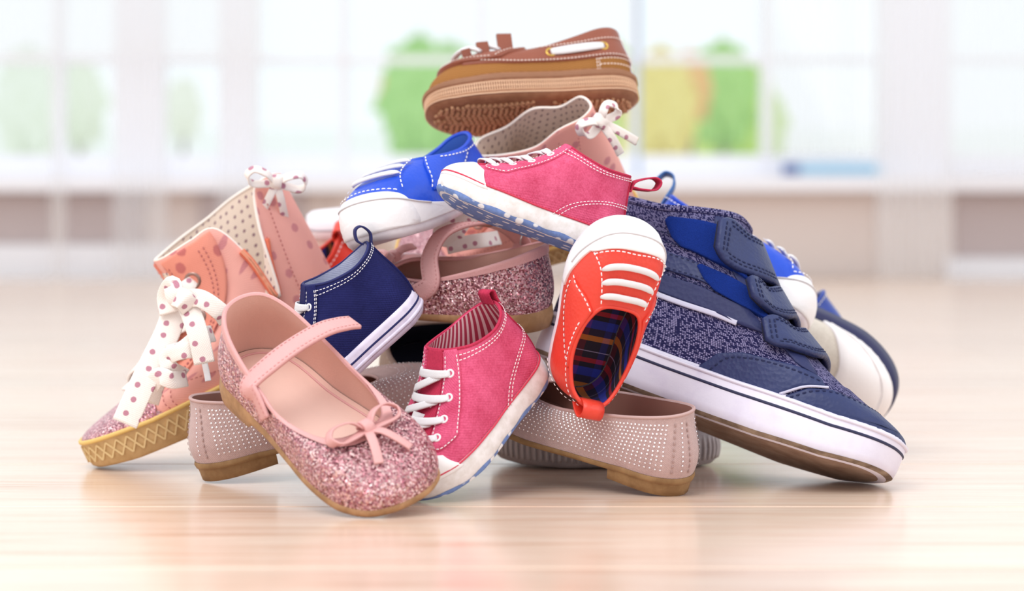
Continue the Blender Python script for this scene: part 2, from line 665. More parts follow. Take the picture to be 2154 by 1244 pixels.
    def floor_cap(s, fn, nu=40, nv=9, flip=False):
        """grid across the shoe from the outer to the inner side; fn(u) gives 3D points"""
        a = np.linspace(0, 1, nu)
        A, B = fn(a), fn(-a)
        B[0], B[-1] = A[0], A[-1]
        t = np.linspace(0, 1, nv)[None, :, None]
        G = A[:, None] * (1 - t) + B[:, None] * t
        F = grid_faces(nu, nv)
        return G, ([f[::-1] for f in F] if flip else F)

    def insole(s, parent, mat, inset=.0018, dz=.0012, name='insole'):
        def fn(u):
            p = s.outline(u, -inset)
            return np.concatenate([p, (s.zfe(p[..., 0]) + dz)[..., None]], -1)
        G, F = s.floor_cap(fn, flip=False)
        return mk(name, G.reshape(-1, 3), F, mat, parent, uv=G.reshape(-1, 3)[:, :2])

    def sole(s, parent, mat, prof, zb, name='sole', nu=140, cap=True, capmat=None, capname=None, topcap=False):
        """wall of the sole: prof = [(outward offset, fraction 0 bottom..1 feather line, extra z)], zb = [(x/L, z)] underside"""
        u = np.linspace(-1, 1, nu, endpoint=False)
        bx, bz = np.array([k[0] for k in zb]) * s.L, np.array([k[1] for k in zb])

        def pt(u, off, f, dz):
            p = s.outline(u, off)
            x = np.clip(p[..., 0], 0, s.L)
            lo, hi = np.interp(x, bx, bz), s.zfe(x)
            return np.concatenate([p, (lo + (hi - lo) * f + dz)[..., None]], -1)
        G = np.stack([pt(u, *p) for p in prof], 1)
        G = np.concatenate([G, G[:1]], 0)
        mb = MB().add(G.reshape(-1, 3), grid_faces(G.shape[0], G.shape[1]), grid_uv(G))
        s.solept = pt
        if topcap:
            C, F = s.floor_cap(lambda q: pt(q, *prof[-1]))
            mb.add(C.reshape(-1, 3), F, C.reshape(-1, 3)[:, :2])
        if cap:
            C, F = s.floor_cap(lambda q: pt(q, *prof[0]), flip=True)
            if capmat:
                mk(capname or 'outsole', C.reshape(-1, 3), F, capmat, parent, uv=C.reshape(-1, 3)[:, :2])
            else:
                mb.add(C.reshape(-1, 3), F, C.reshape(-1, 3)[:, :2])
        return mb.build(name, mat, parent)

    def sole_band(s, parent, mat, off, f, r, name, flat=1.0, dz=0.0, n=160):
        u = np.linspace(-1, 1, n, endpoint=False)
        P = s.solept(u, off, f, dz)
        nn = np.concatenate([s.outline(u, 1.0) - s.outline(u, 0.0), np.zeros((n, 1))], 1)
        V, F, uv = tube_vf(P, r, 6, N=nn, flat=flat, closed=True)
        return mk(name, V, F, mat, parent, uv=uv)


def shoe(name, label, group, pose, scale=1.0, cat='shoe'):
    o = bpy.data.objects.new(name, None)
    o.empty_display_size = .02
    COL.objects.link(o)
    o['label'] = label; o['category'] = cat
    if group:
        o['group'] = group
    if pose is not None:
        loc, q, sc = pose
        o.matrix_world = Matrix.LocRotScale(Vector(loc), Quaternion(q), Vector((sc * scale,) * 3))
    return o


# ------------------------------------------------------------------ lasts (metres; x heel -> toe, z up)
MER_LOW = [(0, .95, .001, .55, .10), (.22, .95, .001, .5, .05), (.42, .6, .002, .5, -.25), (.7, .4, .003, .3, -.35), (1, .4, .005, .1, -.35)]
MER_HI = [(0, .62, .001, .45, -.30), (.2, .62, .001, .45, -.30), (.4, .45, .003, .4, -.35), (.7, .35, .003, .4, -.35), (1, .35, .004, .1, -.35)]


def last_flat(mir=False):
    return Last(.165, .057, [(0, .0125), (.2, .0115), (.35, .0085), (.6, .0055), (.85, .006), (1, .0085)],
                [(.73, 0, .0275), (.715, .011, .0277), (.64, .0185, .029), (.48, .0235, .032), (.30, .022, .0385), (.15, .0185, .045), (.065, .0115, .049), (.04, 0, .050)],
                MER_LOW, mir=mir)


def last_mj(mir=False):
    return Last(.160, .069, [(0, .014), (.2, .0125), (.35, .0085), (.6, .0055), (.85, .0065), (1, .010)],
                [(.72, 0, .0275), (.705, .0145, .0275), (.63, .0235, .0275), (.48, .0285, .030), (.30, .027, .039), (.14, .0225, .049), (.05, .014, .055), (.022, 0, .0565)],
                [(0, 1.0, .002, .5, .14), (.22, 1.0, .002, .5, .08)] + MER_LOW[2:],
                out=([(1, 0), (.985, .22), (.93, .39), (.82, .485), (.69, .5), (.54, .465), (.38, .41), (.22, .385), (.10, .335), (.025, .19), (0, 0)],
                     [(1, 0), (.987, -.22), (.94, -.385), (.83, -.475), (.69, -.475), (.54, -.42), (.38, -.37), (.22, -.36), (.10, -.325), (.025, -.19), (0, 0)]), mir=mir)


def last_canvas(mir=False):
    return Last(.112, .054, [(0, .0125), (.5, .0115), (.8, .0125), (1, .016)],
                [(.43, 0, .058), (.415, .011, .0575), (.33, .0185, .0535), (.2, .0195, .0505), (.1, .0155, .0512), (.04, .008, .053), (.022, 0, .054)],
                [(0, .34, .001, .36, -.76), (.18, .34, .001, .38, -.72), (.36, .40, .003, .4, -.42), (.7, .35, .003, .4, -.35), (1, .35, .004, .1, -.35)], mir=mir)


def last_baby(mir=False):
    return Last(.112, .053, [(0, .006), (.5, .005), (.8, .006), (1, .010)],
                [(.58, 0, .040), (.555, .0125, .0395), (.43, .0185, .0365), (.26, .019, .035), (.11, .0145, .038), (.04, .008, .0415), (.02, 0, .0425)],
                [(0, .85, .002, .45, -.05), (.22, .85, .002, .45, -.08), (.42, .55, .003, .4, -.25), (.7, .4, .004, .3, -.35), (1, .4, .004, .1, -.35)], mir=mir)


def last_boot(mir=False, notch=True):
    n = [(.54, 0, .098), (.52, .016, .0985), (.43, .0265, .1015), (.345, .029, .102), (.285, .031, .080), (.25, .032, .050), (.215, .031, .080), (.165, .028, .112), (.09, .0235, .1165), (.04, .013, .115), (.028, 0, .1145)]
    f = [(.54, 0, .098), (.51, .017, .0985), (.40, .0265, .103), (.28, .0285, .107), (.17, .026, .112), (.07, .017, .1145), (.028, 0, .1145)]
    if not notch:   # floppy, half closed mouth
        n = [(x, y * .52, z + .003 * math.sin(x * 40)) for x, y, z in f]
        f = [(x, y * .62, z + (.001 + .004 * math.sin(x * 30) if 0 < k < len(f) - 1 else 0)) for k, (x, y, z) in enumerate(f)]
    return Last(.175, .064, [(0, .020), (.5, .018), (.8, .018), (1, .0205)], n,
                [(0, .14, .001, -.28, -.92), (.18, .14, .001, -.24, -.90), (.36, .22, .002, .2, -.62), (.55, .35, .003, .4, -.38), (1, .35, .002, .25, -.35)], mir=mir, topm=f)


def last_velcro():
    return Last(.218, .080, [(0, .0265), (.3, .0245), (.6, .024), (.85, .025), (1, .0285)],
                [(.405, 0, .118), (.385, .018, .117), (.30, .0265, .1115), (.2, .0275, .1055), (.1, .0215, .105), (.05, .012, .106), (.035, 0, .107)],
                [(0, .13, .001, .42, -.85), (.13, .13, .001, .42, -.84), (.3, .25, .003, .42, -.56), (.5, .35, .004, .42, -.36), (1, .35, .004, .25, -.35)])


def last_boat():
    return Last(.124, .051, [(0, .0155), (.5, .0145), (.8, .0145), (1, .0165)],
                [(.60, 0, .0345), (.575, .0115, .034), (.45, .0175, .0345), (.28, .018, .040), (.14, .0155, .046), (.06, .010, .048), (.03, 0, .0475)],
                [(0, .95, .001, .5, .03), (.22, .95, .001, .5, 0), (.42, .6, .002, .45, -.25), (.7, .4, .002, .3, -.35), (1, .4, .003, .1, -.35)])


def last_sneak(L=.125, W=.056, top=.046, sole=.016):
    return Last(L, W, [(0, sole), (.5, sole - .001), (.8, sole), (1, sole + .003)],
                [(.55, 0, top), (.525, .013, top - .0005), (.4, .0195, top - .003), (.22, .020, top - .003), (.1, .016, top), (.04, .008, top + .003), (.022, 0, top + .004)],
                MER_HI)


# ------------------------------------------------------------------ the room
WALL_Y = 4.74


def struct(o, label, cat):
    o['kind'] = 'structure'; o['label'] = label; o['category'] = cat
    return o


def slab(name, x0, x1, y0, y1, z0, z1, mat, parent=None, bev=0.0):
    c = ((x0 + x1) / 2, (y0 + y1) / 2, (z0 + z1) / 2)
    V, F = box_vf((0, 0, 0), ((x1 - x0) / 2, 0, 0), (0, (y1 - y0) / 2, 0), (0, 0, (z1 - z0) / 2))
    V = np.array(V) + c
    return mk(name, V, F, mat, parent, smooth=False)


def wrect(name, px0, py0, px1, py1, Y, th, mat, parent=None):
    """upright board on the plane Y whose front spans the given pixels"""
    a, b = at(px0, py1, Y), at(px1, py0, Y)
    return slab(name, a[0], b[0], Y, Y + th, a[2], b[2], mat, parent)


WOOD = M('pale_laminate', 'e6cdb6', .3, .7, fn=f_wood, coat=.25)
SUB = M('floor_base', 'b09a86', .8)
floor = slab('floor', -4.2, 4.2, -1.5, WALL_Y + .1, -.03, -.012, SUB)
struct(floor, 'pale laminate board floor running back to the windows', 'floor')
# one shared board mesh with eased edges
PL, PW, GAP = 1.28, .192, .0006


def board_mesh():
    e = .0008
    X, Y = PL / 2 - GAP / 2, PW / 2 - GAP / 2
    V = [(-X, -Y, -.012), (X, -Y, -.012), (X, Y, -.012), (-X, Y, -.012), (-X, -Y, -e), (X, -Y, -e), (X, Y, -e), (-X, Y, -e),
         (-X + e, -Y + e, 0), (X - e, -Y + e, 0), (X - e, Y - e, 0), (-X + e, Y - e, 0)]
    F = [(3, 2, 1, 0), (8, 9, 10, 11)]
    for a, b in ((0, 4), (4, 8)):
        for k in range(4):
            F.append((a + k, a + (k + 1) % 4, b + (k + 1) % 4, b + k))
    me = bpy.data.meshes.new('floor_board')
    me.from_pydata(V, [], F); me.materials.append(WOOD); me.update()
    return me


BM = board_mesh()
row = 0
y = -1.5 + PW / 2 + .02
while y < WALL_Y - PW / 2 + .1:
    half = 1.0 + (y + CAM_D) * .34
    sh = (.10, -.08, .02, -.12, .07)[row % 5] if y < 1.6 else ((row * .47) % 1.0) * PL
    x = -math.ceil((half + PL) / PL) * PL + sh
    while x - PL / 2 < half:
        if x + PL / 2 > -half:
            o = bpy.data.objects.new('floor_board', BM); o.location = (x, y, 0); link(o, floor)
        x += PL
    y += PW; row += 1

PAINT = M('white_paint', 'fbfaff', .5)
BEIGE = M('beige_panel', 'e6d8d2', .7)
TAUPE = M('taupe_panel', 'c6b8b8', .7)
wall = wrect('wall_back', -900, 402, 3050, 592, WALL_Y + .02, .15, BEIGE)
struct(wall, 'low beige wall under the row of windows', 'wall')
for x0, x1, m, y1 in ((-60, 104, TAUPE, 512), (136, 300, TAUPE, 512), (420, 640, TAUPE, 512), (2012, 2200, TAUPE, 540), (1336, 1836, BEIGE, 584), (700, 1300, BEIGE, 584)):
    wrect('wall_panel', x0, 404, x1, y1, WALL_Y, .02, m, wall)
struct(wrect('baseboard_left', -900, 514, 660, 590, WALL_Y - .012, .03, PAINT), 'tall white skirting board under the taupe panels', 'baseboard')
struct(wrect('baseboard_right', 1990, 542, 3050, 590, WALL_Y - .012, .03, PAINT), 'white skirting board beneath the darker panel by the curtain', 'baseboard')
sill = wrect('trim_1', -900, 372, 3050, 402, WALL_Y - .10, .20, PAINT)
struct(sill, 'long white window sill ledge across the room', 'sill')

# windows: each a frame with a glass pane
GLASS = bpy.data.materials.new('window_glass'); GLASS.use_nodes = True
_t = GLASS.node_tree; _t.nodes.remove(_t.nodes['Principled BSDF'])
_a = _t.nodes.new('ShaderNodeBsdfTransparent'); _a.inputs[0].default_value = (.97, .985, .985, 1)
_g = _t.nodes.new('ShaderNodeBsdfGlossy'); _g.inputs['Roughness'].default_value = .05
_m = _t.nodes.new('ShaderNodeMixShader'); _m.inputs[0].default_value = .06
_t.links.new(_a.outputs[0], _m.inputs[1]); _t.links.new(_g.outputs[0], _m.inputs[2])
_t.links.new(_m.outputs[0], _t.nodes['Material Output'].inputs[0])
FRAME = M('window_frame_white', 'f9f9ff', .45)
FRAME_B = M('window_frame_blue', 'a9bfdc', .45)
wins = [(-130, 122), (122, 250), (336, 470), (530, 722), (722, 1012), (1012, 1338), (1338, 1612), (1612, 1856), (1990, 2290)]
for i, (x0, x1) in enumerate(wins):
    w = bpy.data.objects.new('window_%d' % (i + 1), None); w.empty_display_size = .05; link(w)
    a = at(x0, 372, WALL_Y + .03); w.location = a
    struct(w, ['white framed window pane furthest towards the left edge', 'narrow white framed pane beside the first curtain', 'window pane between two sheer curtain folds',
               'bright white window pane left of the colourful one', 'window with yellow and green plants behind the brown shoe', 'window hidden mostly behind the top of the shoe pile',
               'window filled with yellow and green garden leaves', 'pale blank window with a blue bar under it', 'pale window beyond the wide curtain'][i], 'window')
    fm = FRAME_B if i in (6,) else FRAME
    parts = [('frame_stile', x0, 372, x0 + 9, -420, fm), ('frame_stile', x1 - 9, 372, x1, -420, FRAME), ('frame_rail', x0 + 9.5, 371, x1 - 9.5, 326, FRAME), ('frame_rail', x0 + 9.5, 132, x1 - 9.5, 118, FRAME)]
    for n, p0, q0, p1, q1, mt in parts:
        o = wrect(n, p0 + (.3 if p0 == x0 else 0), q1, p1 - (.3 if p1 == x1 else 0), q0, WALL_Y + .03, .06, mt)
        o.parent = w; o.matrix_parent_inverse = Matrix.Translation(-Vector(a))
    for q0, q1 in ((326, 132), (118, -420)):
        o = wrect('pane', x0 + 9, q1, x1 - 9, q0, WALL_Y + .055, .006, GLASS)
        o.parent = w; o.matrix_parent_inverse = Matrix.Translation(-Vector(a))
# blue bar on the sill under the pale window
bb = wrect('window_bar', 1650, 346, 1856, 366, WALL_Y - .06, .03, M('pale_blue_bar', 'a9d8f2', .5))
bb['label'] = 'pale blue bar with a dark end lying on the sill'; bb['category'] = 'bar'
wrect('end_cap', 1648, 344, 1682, 368, WALL_Y - .064, .038, M('bar_end', '6f86b8', .5), bb)

# piers between the windows
for k, (x0, x1) in enumerate(((250, 336), (470, 530), (1856, 1990))):
    struct(wrect('wall_pier_%d' % (k + 1) if False else ('wall_left', 'wall_middle', 'wall_right')[k], x0, -420, x1, 372, WALL_Y + .03, .12, M('pier_lilac', 'faf9ff', .7)),
           ('white pier between the two narrow panes and the next', 'thin white pier right of the third pane', 'white pier behind the wide curtain')[k], 'pier')

# sheer curtains in soft folds, floor to above the frame
SHEER = bpy.data.materials.new('sheer_curtain'); SHEER.use_nodes = True
_t = SHEER.node_tree; _t.nodes.remove(_t.nodes['Principled BSDF'])
_tr = _t.nodes.new('ShaderNodeBsdfTransparent'); _tl = _t.nodes.new('ShaderNodeBsdfTranslucent'); _df = _t.nodes.new('ShaderNodeBsdfDiffuse')
for n in (_tl, _df):
    n.inputs[0].default_value = (*srgb('fdfdff'), 1)
_m1 = _t.nodes.new('ShaderNodeMixShader'); _m1.inputs[0].default_value = .5
_m2 = _t.nodes.new('ShaderNodeMixShader'); _m2.inputs[0].default_value = .42
_t.links.new(_tl.outputs[0], _m1.inputs[1]); _t.links.new(_df.outputs[0], _m1.inputs[2])
_t.links.new(_tr.outputs[0], _m2.inputs[1]); _t.links.new(_m1.outputs[0], _m2.inputs[2])
_t.links.new(_m2.outputs[0], _t.nodes['Material Output'].inputs[0])


def curtain(px0, px1, py1, Y, folds, label, amp=.012):
    a, b = at(px0, py1, Y), at(px1, -420, Y)
    n = folds * 10 + 1
    x = np.linspace(a[0], b[0], n); ph = np.linspace(0, folds * 2 * math.pi, n)
    zs = np.linspace(max(a[2], .004), b[2], 12)
    G = np.stack([np.stack([x, Y + amp * np.sin(ph) * (1.2 - .4 * k / 11) + .004 * np.sin(ph * .37 + k), np.full(n, z)], 1) for k, z in enumerate(zs)], 1)
    o = mk('curtain', G.reshape(-1, 3), grid_faces(n, 12), SHEER, uv=grid_uv(G))
    o['label'] = label; o['category'] = 'curtain'; o['group'] = 'sheer curtains before the windows'
    return o


for c in ((104, 140, 590, 4.58, 2, 'narrow sheer curtain fold at the far left pane'), (236, 352, 592, 4.56, 5, 'white sheer curtain over the first pier from the left'),
          (458, 548, 594, 4.56, 4, 'white sheer curtain left of the bright blank pane'), (-300, 560, 122, 4.50, 26, 'short sheer valance across the upper left windows'),
          (1600, 1870, 330, 4.54, 12, 'short sheer curtain over the pale window'), (1842, 2006, 586, 4.46, 7, 'wide white curtain hanging to the floor on the right'),
          (1985, 2420, 372, 4.52, 16, 'sheer curtain at the far right edge')):
    curtain(*c)

# garden seen through the glass
LEAF = {}


def shrub(px, py, Y, r, col, label, squash=1.55):
    c = at(px, py, Y)
    n, m = 26, 18
    a = np.linspace(0, 2 * math.pi, n, endpoint=False); b = np.linspace(-math.pi / 2 + .02, math.pi / 2 - .02, m)
    A, B = np.meshgrid(a, b, indexing='ij')
    R = r * (1 + .16 * np.sin(5 * A + 3 * B) * np.cos(4 * B) + .12 * np.sin(9 * A - 7 * B) + .06 * RNG.normal(size=A.shape))
    G = np.stack([R * np.cos(A) * np.cos(B), R * .55 * np.sin(A) * np.cos(B), R * squash * np.sin(B) - R * .4], 2)
    o = bpy.data.objects.new('shrub', None); o.empty_display_size = .05; link(o); o.location = (c[0], c[1], GROUND)
    mk('foliage', G.reshape(-1, 3) + (0, 0, c[2] - GROUND), grid_faces(n, m, True), M('leaf_' + col, col, .7), o, smooth=False)
    V, F, uv = tube_vf(np.array([(0, 0, 0), (.004, 0, (c[2] - GROUND) * .5), (0, 0, c[2] - GROUND)]), np.array([.022, .018, .012]), 8)
    mk('stem', V, F, M('bark', '8a7866', .9), o)
    o['label'] = label; o['category'] = 'shrub'; o['group'] = 'garden shrubs behind the windows'
    return o


GROUND = -.25
gg = slab('ground', -6, 6, WALL_Y + .25, 16, GROUND - .1, GROUND, M('garden_ground', 'f0f3e6', .9))
struct(gg, 'garden ground outside the windows', 'ground')
GY = 6.0
for px, py, r, col, lab in ((1390, 190, .13, 'f0e088', 'yellow flowering shrub high in the garden window'), (1450, 165, .08, 'eebf7c', 'small orange flowering shrub at the top of the garden window'),
                            (1520, 170, .12, 'a8d878', 'green leafy shrub at the top of the garden window'), (1570, 230, .14, 'c2e070', 'lime green shrub at the edge of the garden window'),
                            (1500, 290, .16, 'e0ee88', 'pale lime shrub low in the garden window'), (1390, 290, .15, 'f4e8a8', 'cream yellow shrub low in the garden window'),
                            (1575, 295, .10, '92c860', 'dark green shrub in the lower corner of the garden window'), (1290, 200, .15, 'c0de88', 'green shrub seen beside the heel of the brown shoe'),
                            (1300, 300, .14, 'ececac', 'yellow green shrub beside the salmon boot bow'),
                            (880, 175, .14, 'a8d880', 'green shrub seen left of the brown shoe'), (835, 190, .07, 'f2c684', 'orange shrub left of the green one in the window'),
                            (950, 200, .15, 'b4dc94', 'soft green shrub behind the toe of the brown shoe'),
                            (60, 190, .13, 'eef3e6', 'pale green shrub in the leftmost pane'), (165, 195, .10, 'f0f4e6', 'pale green shrub in the narrow pane'), (385, 215, .07, 'f4f5ea', 'faint shrub in the pane between curtains')):
    shrub(px, py, GY, r * (CAM_D + GY) / 7.8, col, lab); GY += .42
lw = slab('garden_wall', -5, 5, 14.2, 14.5, GROUND, .9, M('garden_wall_white', 'fdfeff', .7))
struct(lw, 'white garden wall far beyond the windows', 'wall')


# ------------------------------------------------------------------ shared shoe materials
WHITE_THREAD = M('thread_white', 'f2eef0', .8)
PINK_THREAD = M('thread_pink', 'd79a98', .8)
NAVY_THREAD = M('thread_navy', '1b2148', .8)
LACE = M('lace_white', 'f5f3f6', .85, fn=f_canvas(None, 60, 2600, .6, .03))
STEEL = M('eyelet_steel', 'd9d6d6', .3, .5, .9)
DARK = M('eyelet_hole', '3a2a2e', .9)


def eyelet(root, lt, u, v, R=.0021, r=.0006, mat=None, hole=True):
    p, n = lt.P(u, v, .0010), lt.N(u, v)
    o = mk('eyelet', *torus_vf(p, n, R, r)[:2], mat or STEEL, root)
    if hole:
        a = unit(np.cross(n, (.3, .5, .81))); b = np.cross(n, a)
        t = np.linspace(0, 2 * math.pi, 14, endpoint=False)
        c = lt.P(u, v, .0008)
        V = [c + R * .95 * (math.cos(q) * a + math.sin(q) * b) for q in t]
        mk('eyelet_hole', V, [tuple(range(14))], DARK, o)
    return o


def lace_over(root, lt, u0, v0, u1, v1, w=.0042, lift=.0022, th=.0011, mat=None, name='lace', n=22, bow=.0):
    t = np.linspace(0, 1, n)
    u, v = u0 + (u1 - u0) * t, v0 + (v1 - v0) * t + bow * np.sin(math.pi * t)
    off = .0009 + lift * np.sin(math.pi * t) ** .6
    P = lt.P(u, v, off); Nn = lt.N(u, v)
    wt = w * (.62 + .38 * np.sin(math.pi * t) ** .35)
    V, F, uv = ribbon_vf(P, Nn, wt, th)
    return mk(name, V, F, mat or LACE, root, uv=uv)


def free_ribbon(root, pts, nrm, w, th, mat, name='lace', n=10):
    D = catmull(pts, n)
    Nn = catmull(nrm, n) if np.ndim(nrm) == 2 else np.broadcast_to(np.asarray(nrm, float), D.shape)
    V, F, uv = ribbon_vf(D, unit(Nn), w, th)
    return mk(name, V, F, mat, root, uv=uv)


def pull_loop(root, lt, mat, w=.007, h=.013, back=.004, name='pull_loop', u=1.0, v=.93, th=.0011, curl=None, twist=0.0):
    """strip sewn at the heel seam, standing up as an open loop"""
    p, n = lt.P(u, v, .0008), lt.N(u, v)
    up = unit(lt.S(u, 1.0) - lt.S(u, .9)); q = lt.P(u, .97, -.003)
    if curl is None:
        C = [p - up * .006, p, p + up * h * .45 + n * back, p + up * h * .95 + n * back * .7, p + up * h * 1.02 - n * .0015, q + up * h * .5 - n * .001, q + up * .002]
    else:
        C = [p + up * a + n * b for a, b in curl]
    side = unit(np.cross(n, up) + twist * n)
    D = catmull(C, 12)
    T = unit(np.gradient(D, axis=0))
    V, F, uv = ribbon_vf(D, np.cross(side, T), w, th)
    return mk(name, V, F, mat, root, uv=uv)


# ------------------------------------------------------------------ rhinestone ballet flat
def build_flat(label, pose, mir=False, near=-1):
    lt = last_flat(mir)
    SUEDE = M('taupe_suede', 'c4a9a6', .85, .2, fn=f_canvas('b89a98', 80, 1800, .3, .06), sheen=.3)
    BIND = M('taupe_binding', 'c0a09c', .7)
    r = shoe('ballet_flat', label, 'rhinestone ballet flats', pose)
    lt.ring(r, SUEDE, 'upper', rim=.0016)
    lt.ring(r, M('flat_lining', '9a6f63', .75), 'lining', off=-.0016, v0=.03, flip=True)
    lt.insole(r, M('flat_insole', 'a97e70', .6), dz=.002)
    lt.piping(r, BIND, .0010, 'top_binding', off=-.0004)
    zb = [(0, .0085), (.2, .008), (.35, .0055), (.6, .002), (.85, .0025), (1, .005)]
    GUM = M('flat_sole', '9c7a52', .55, fn=f_worn('84633f', 90, .5))
    lt.sole(r, GUM, [(-.0025, 0, 0), (.0004, 0, 0), (.0010, .5, 0), (.0002, 1, 0)], zb, 'sole')
    # heel block under the back quarter
    a = np.linspace(-1, 1, 60, endpoint=False)
    us = np.linspace(.72, 1.28, 44)
    rows = []
    for f, off in ((0, -.0030), (.06, -.0014), (.5, -.0010), (1, -.0004)):
        p = lt.outline(us, off); z = np.interp(p[:, 0], np.array([k[0] for k in zb]) * lt.L, [k[1] for k in zb]) + .0006
        rows.append(np.concatenate([p, (z * f)[:, None]], 1))
    G = np.stack(rows, 1)
    mb = MB().add(G.reshape(-1, 3), grid_faces(44, 4), grid_uv(G))
    front = np.stack([G[0], G[-1]], 0)
    mb.add(front.reshape(-1, 3), [(0, 1, 5, 4)[::-1], (1, 2, 6, 5)[::-1], (2, 3, 7, 6)[::-1]])
    B = G[:, 0]
    mb.add(B, [tuple(range(44))[::-1]])
    mb.build('heel', GUM, r)
    # crystals in rows over the quarters and the vamp
    mb = MB()
    ico = [(0, 0, 1), (.9, 0, .35), (.28, .86, .35), (-.73, .53, .35), (-.73, -.53, .35), (.28, -.86, .35)]
    fc = [(0, 1, 2), (0, 2, 3), (0, 3, 4), (0, 4, 5), (0, 5, 1)]
    pitch = .0029
    for sgn in (1, -1):
        uu = np.linspace(.0, .962, 500)
        for v in np.arange(.13, .94, .074):
            Pm = lt.S(uu * sgn, np.full(500, .45))
            s = np.r_[0, np.cumsum(np.linalg.norm(np.diff(Pm, axis=0), axis=1))]
            us_ = np.interp(np.arange(0, s[-1], pitch), s, uu)
            us_ = us_[~((us_ > .905) & (us_ < .945)) & ~((v > .86) & (us_ < .12))]
            us_ = sgn * (us_ + RNG.normal(0, .0005, len(us_)))
            vv_ = np.full(len(us_), v) + RNG.normal(0, .004, len(us_))
            PP, NN = lt.P(us_, vv_, .0001), lt.N(us_, vv_)
            last = None
            for p, n in zip(PP, NN):
                if last is not None and np.linalg.norm(p - last) < .0015:
                    continue
                last = p
                x = unit(np.cross(n, (.2, .3, .9))); y = np.cross(n, x)
                R = .00072
                mb.add([p + R * (a_ * x + b_ * y + c_ * .8 * n) for a_, b_, c_ in ico], fc)
    mb.build('rhinestones', M('crystal', 'f3eef2', .12, .9, .35), r, smooth=False, kind='stuff')
    st = [[(s * q, .05) for q in np.linspace(.1, .9, 20)] for s in (1, -1)]
    lt.stitch(r, M('thread_taupe', 'a88a86', .8), [[(.93, .08), (.93, .5), (.93, .95)], [(-.93, .08), (-.93, .5), (-.93, .95)],
                                                  [(.985, .08), (.985, .95)]], off=.0003)
    return r


# ------------------------------------------------------------------ glitter mary jane
def bow_at(root, c, X, Y, Z, s, mat, name='bow'):
    """ribbon bow: two loops along +-X, two tails towards -Y, knot"""
    c, X, Y, Z = (np.asarray(q, float) for q in (c, X, Y, Z))
    b = bpy.data.objects.new(name, None); b.empty_display_size = .01; link(b, root)
    f = lambda q: c + s * (q[0] * X + q[1] * Y + q[2] * Z)
    for sg in (1, -1):
        pts = [(.05 * sg, 0, .12), (.45 * sg, .22, .42), (1.0 * sg, .34, .38), (1.28 * sg, .10, .22), (1.02 * sg, -.14, .12), (.5 * sg, -.10, .10), (.05 * sg, -.02, .10)]
        nr = [(0, .3, .9), (-.15 * sg, .45, .85), (0.2 * sg, .55, .8), (sg, .1, .5), (.2 * sg, -.45, -.7), (0, -.2, -.9), (0, 0, -1)]
        V, F, uv = ribbon_vf(catmull([f(p) for p in pts], 8), unit(catmull([n[0] * X + n[1] * Y + n[2] * Z for n in nr], 8)), .30 * s, .06 * s)
        mk('bow_loop', V, F, mat, b, uv=uv)
        pts = [(.02 * sg, -.05, .10), (.22 * sg, -.5, .16), (.42 * sg, -.95, .0), (.60 * sg, -1.3, -.22)]
        V, F, uv = ribbon_vf(catmull([f(p) for p in pts], 8), np.broadcast_to(Z, (25, 3)), .28 * s, .06 * s)
        mk('bow_tail', V, F, mat, b, uv=uv)
    V, F, uv = ribbon_vf(catmull([f(p) for p in [(0, .26, .06), (0, .16, .30), (0, -.12, .30), (0, -.24, .06)]], 8),
                         catmull([Y * .9 + Z * .3, Y * .4 + Z, -Y * .4 + Z, -Y * .9 + Z * .3], 8), .36 * s, .10 * s)
    mk('bow_knot', V, F, mat, b, uv=uv)
    return b


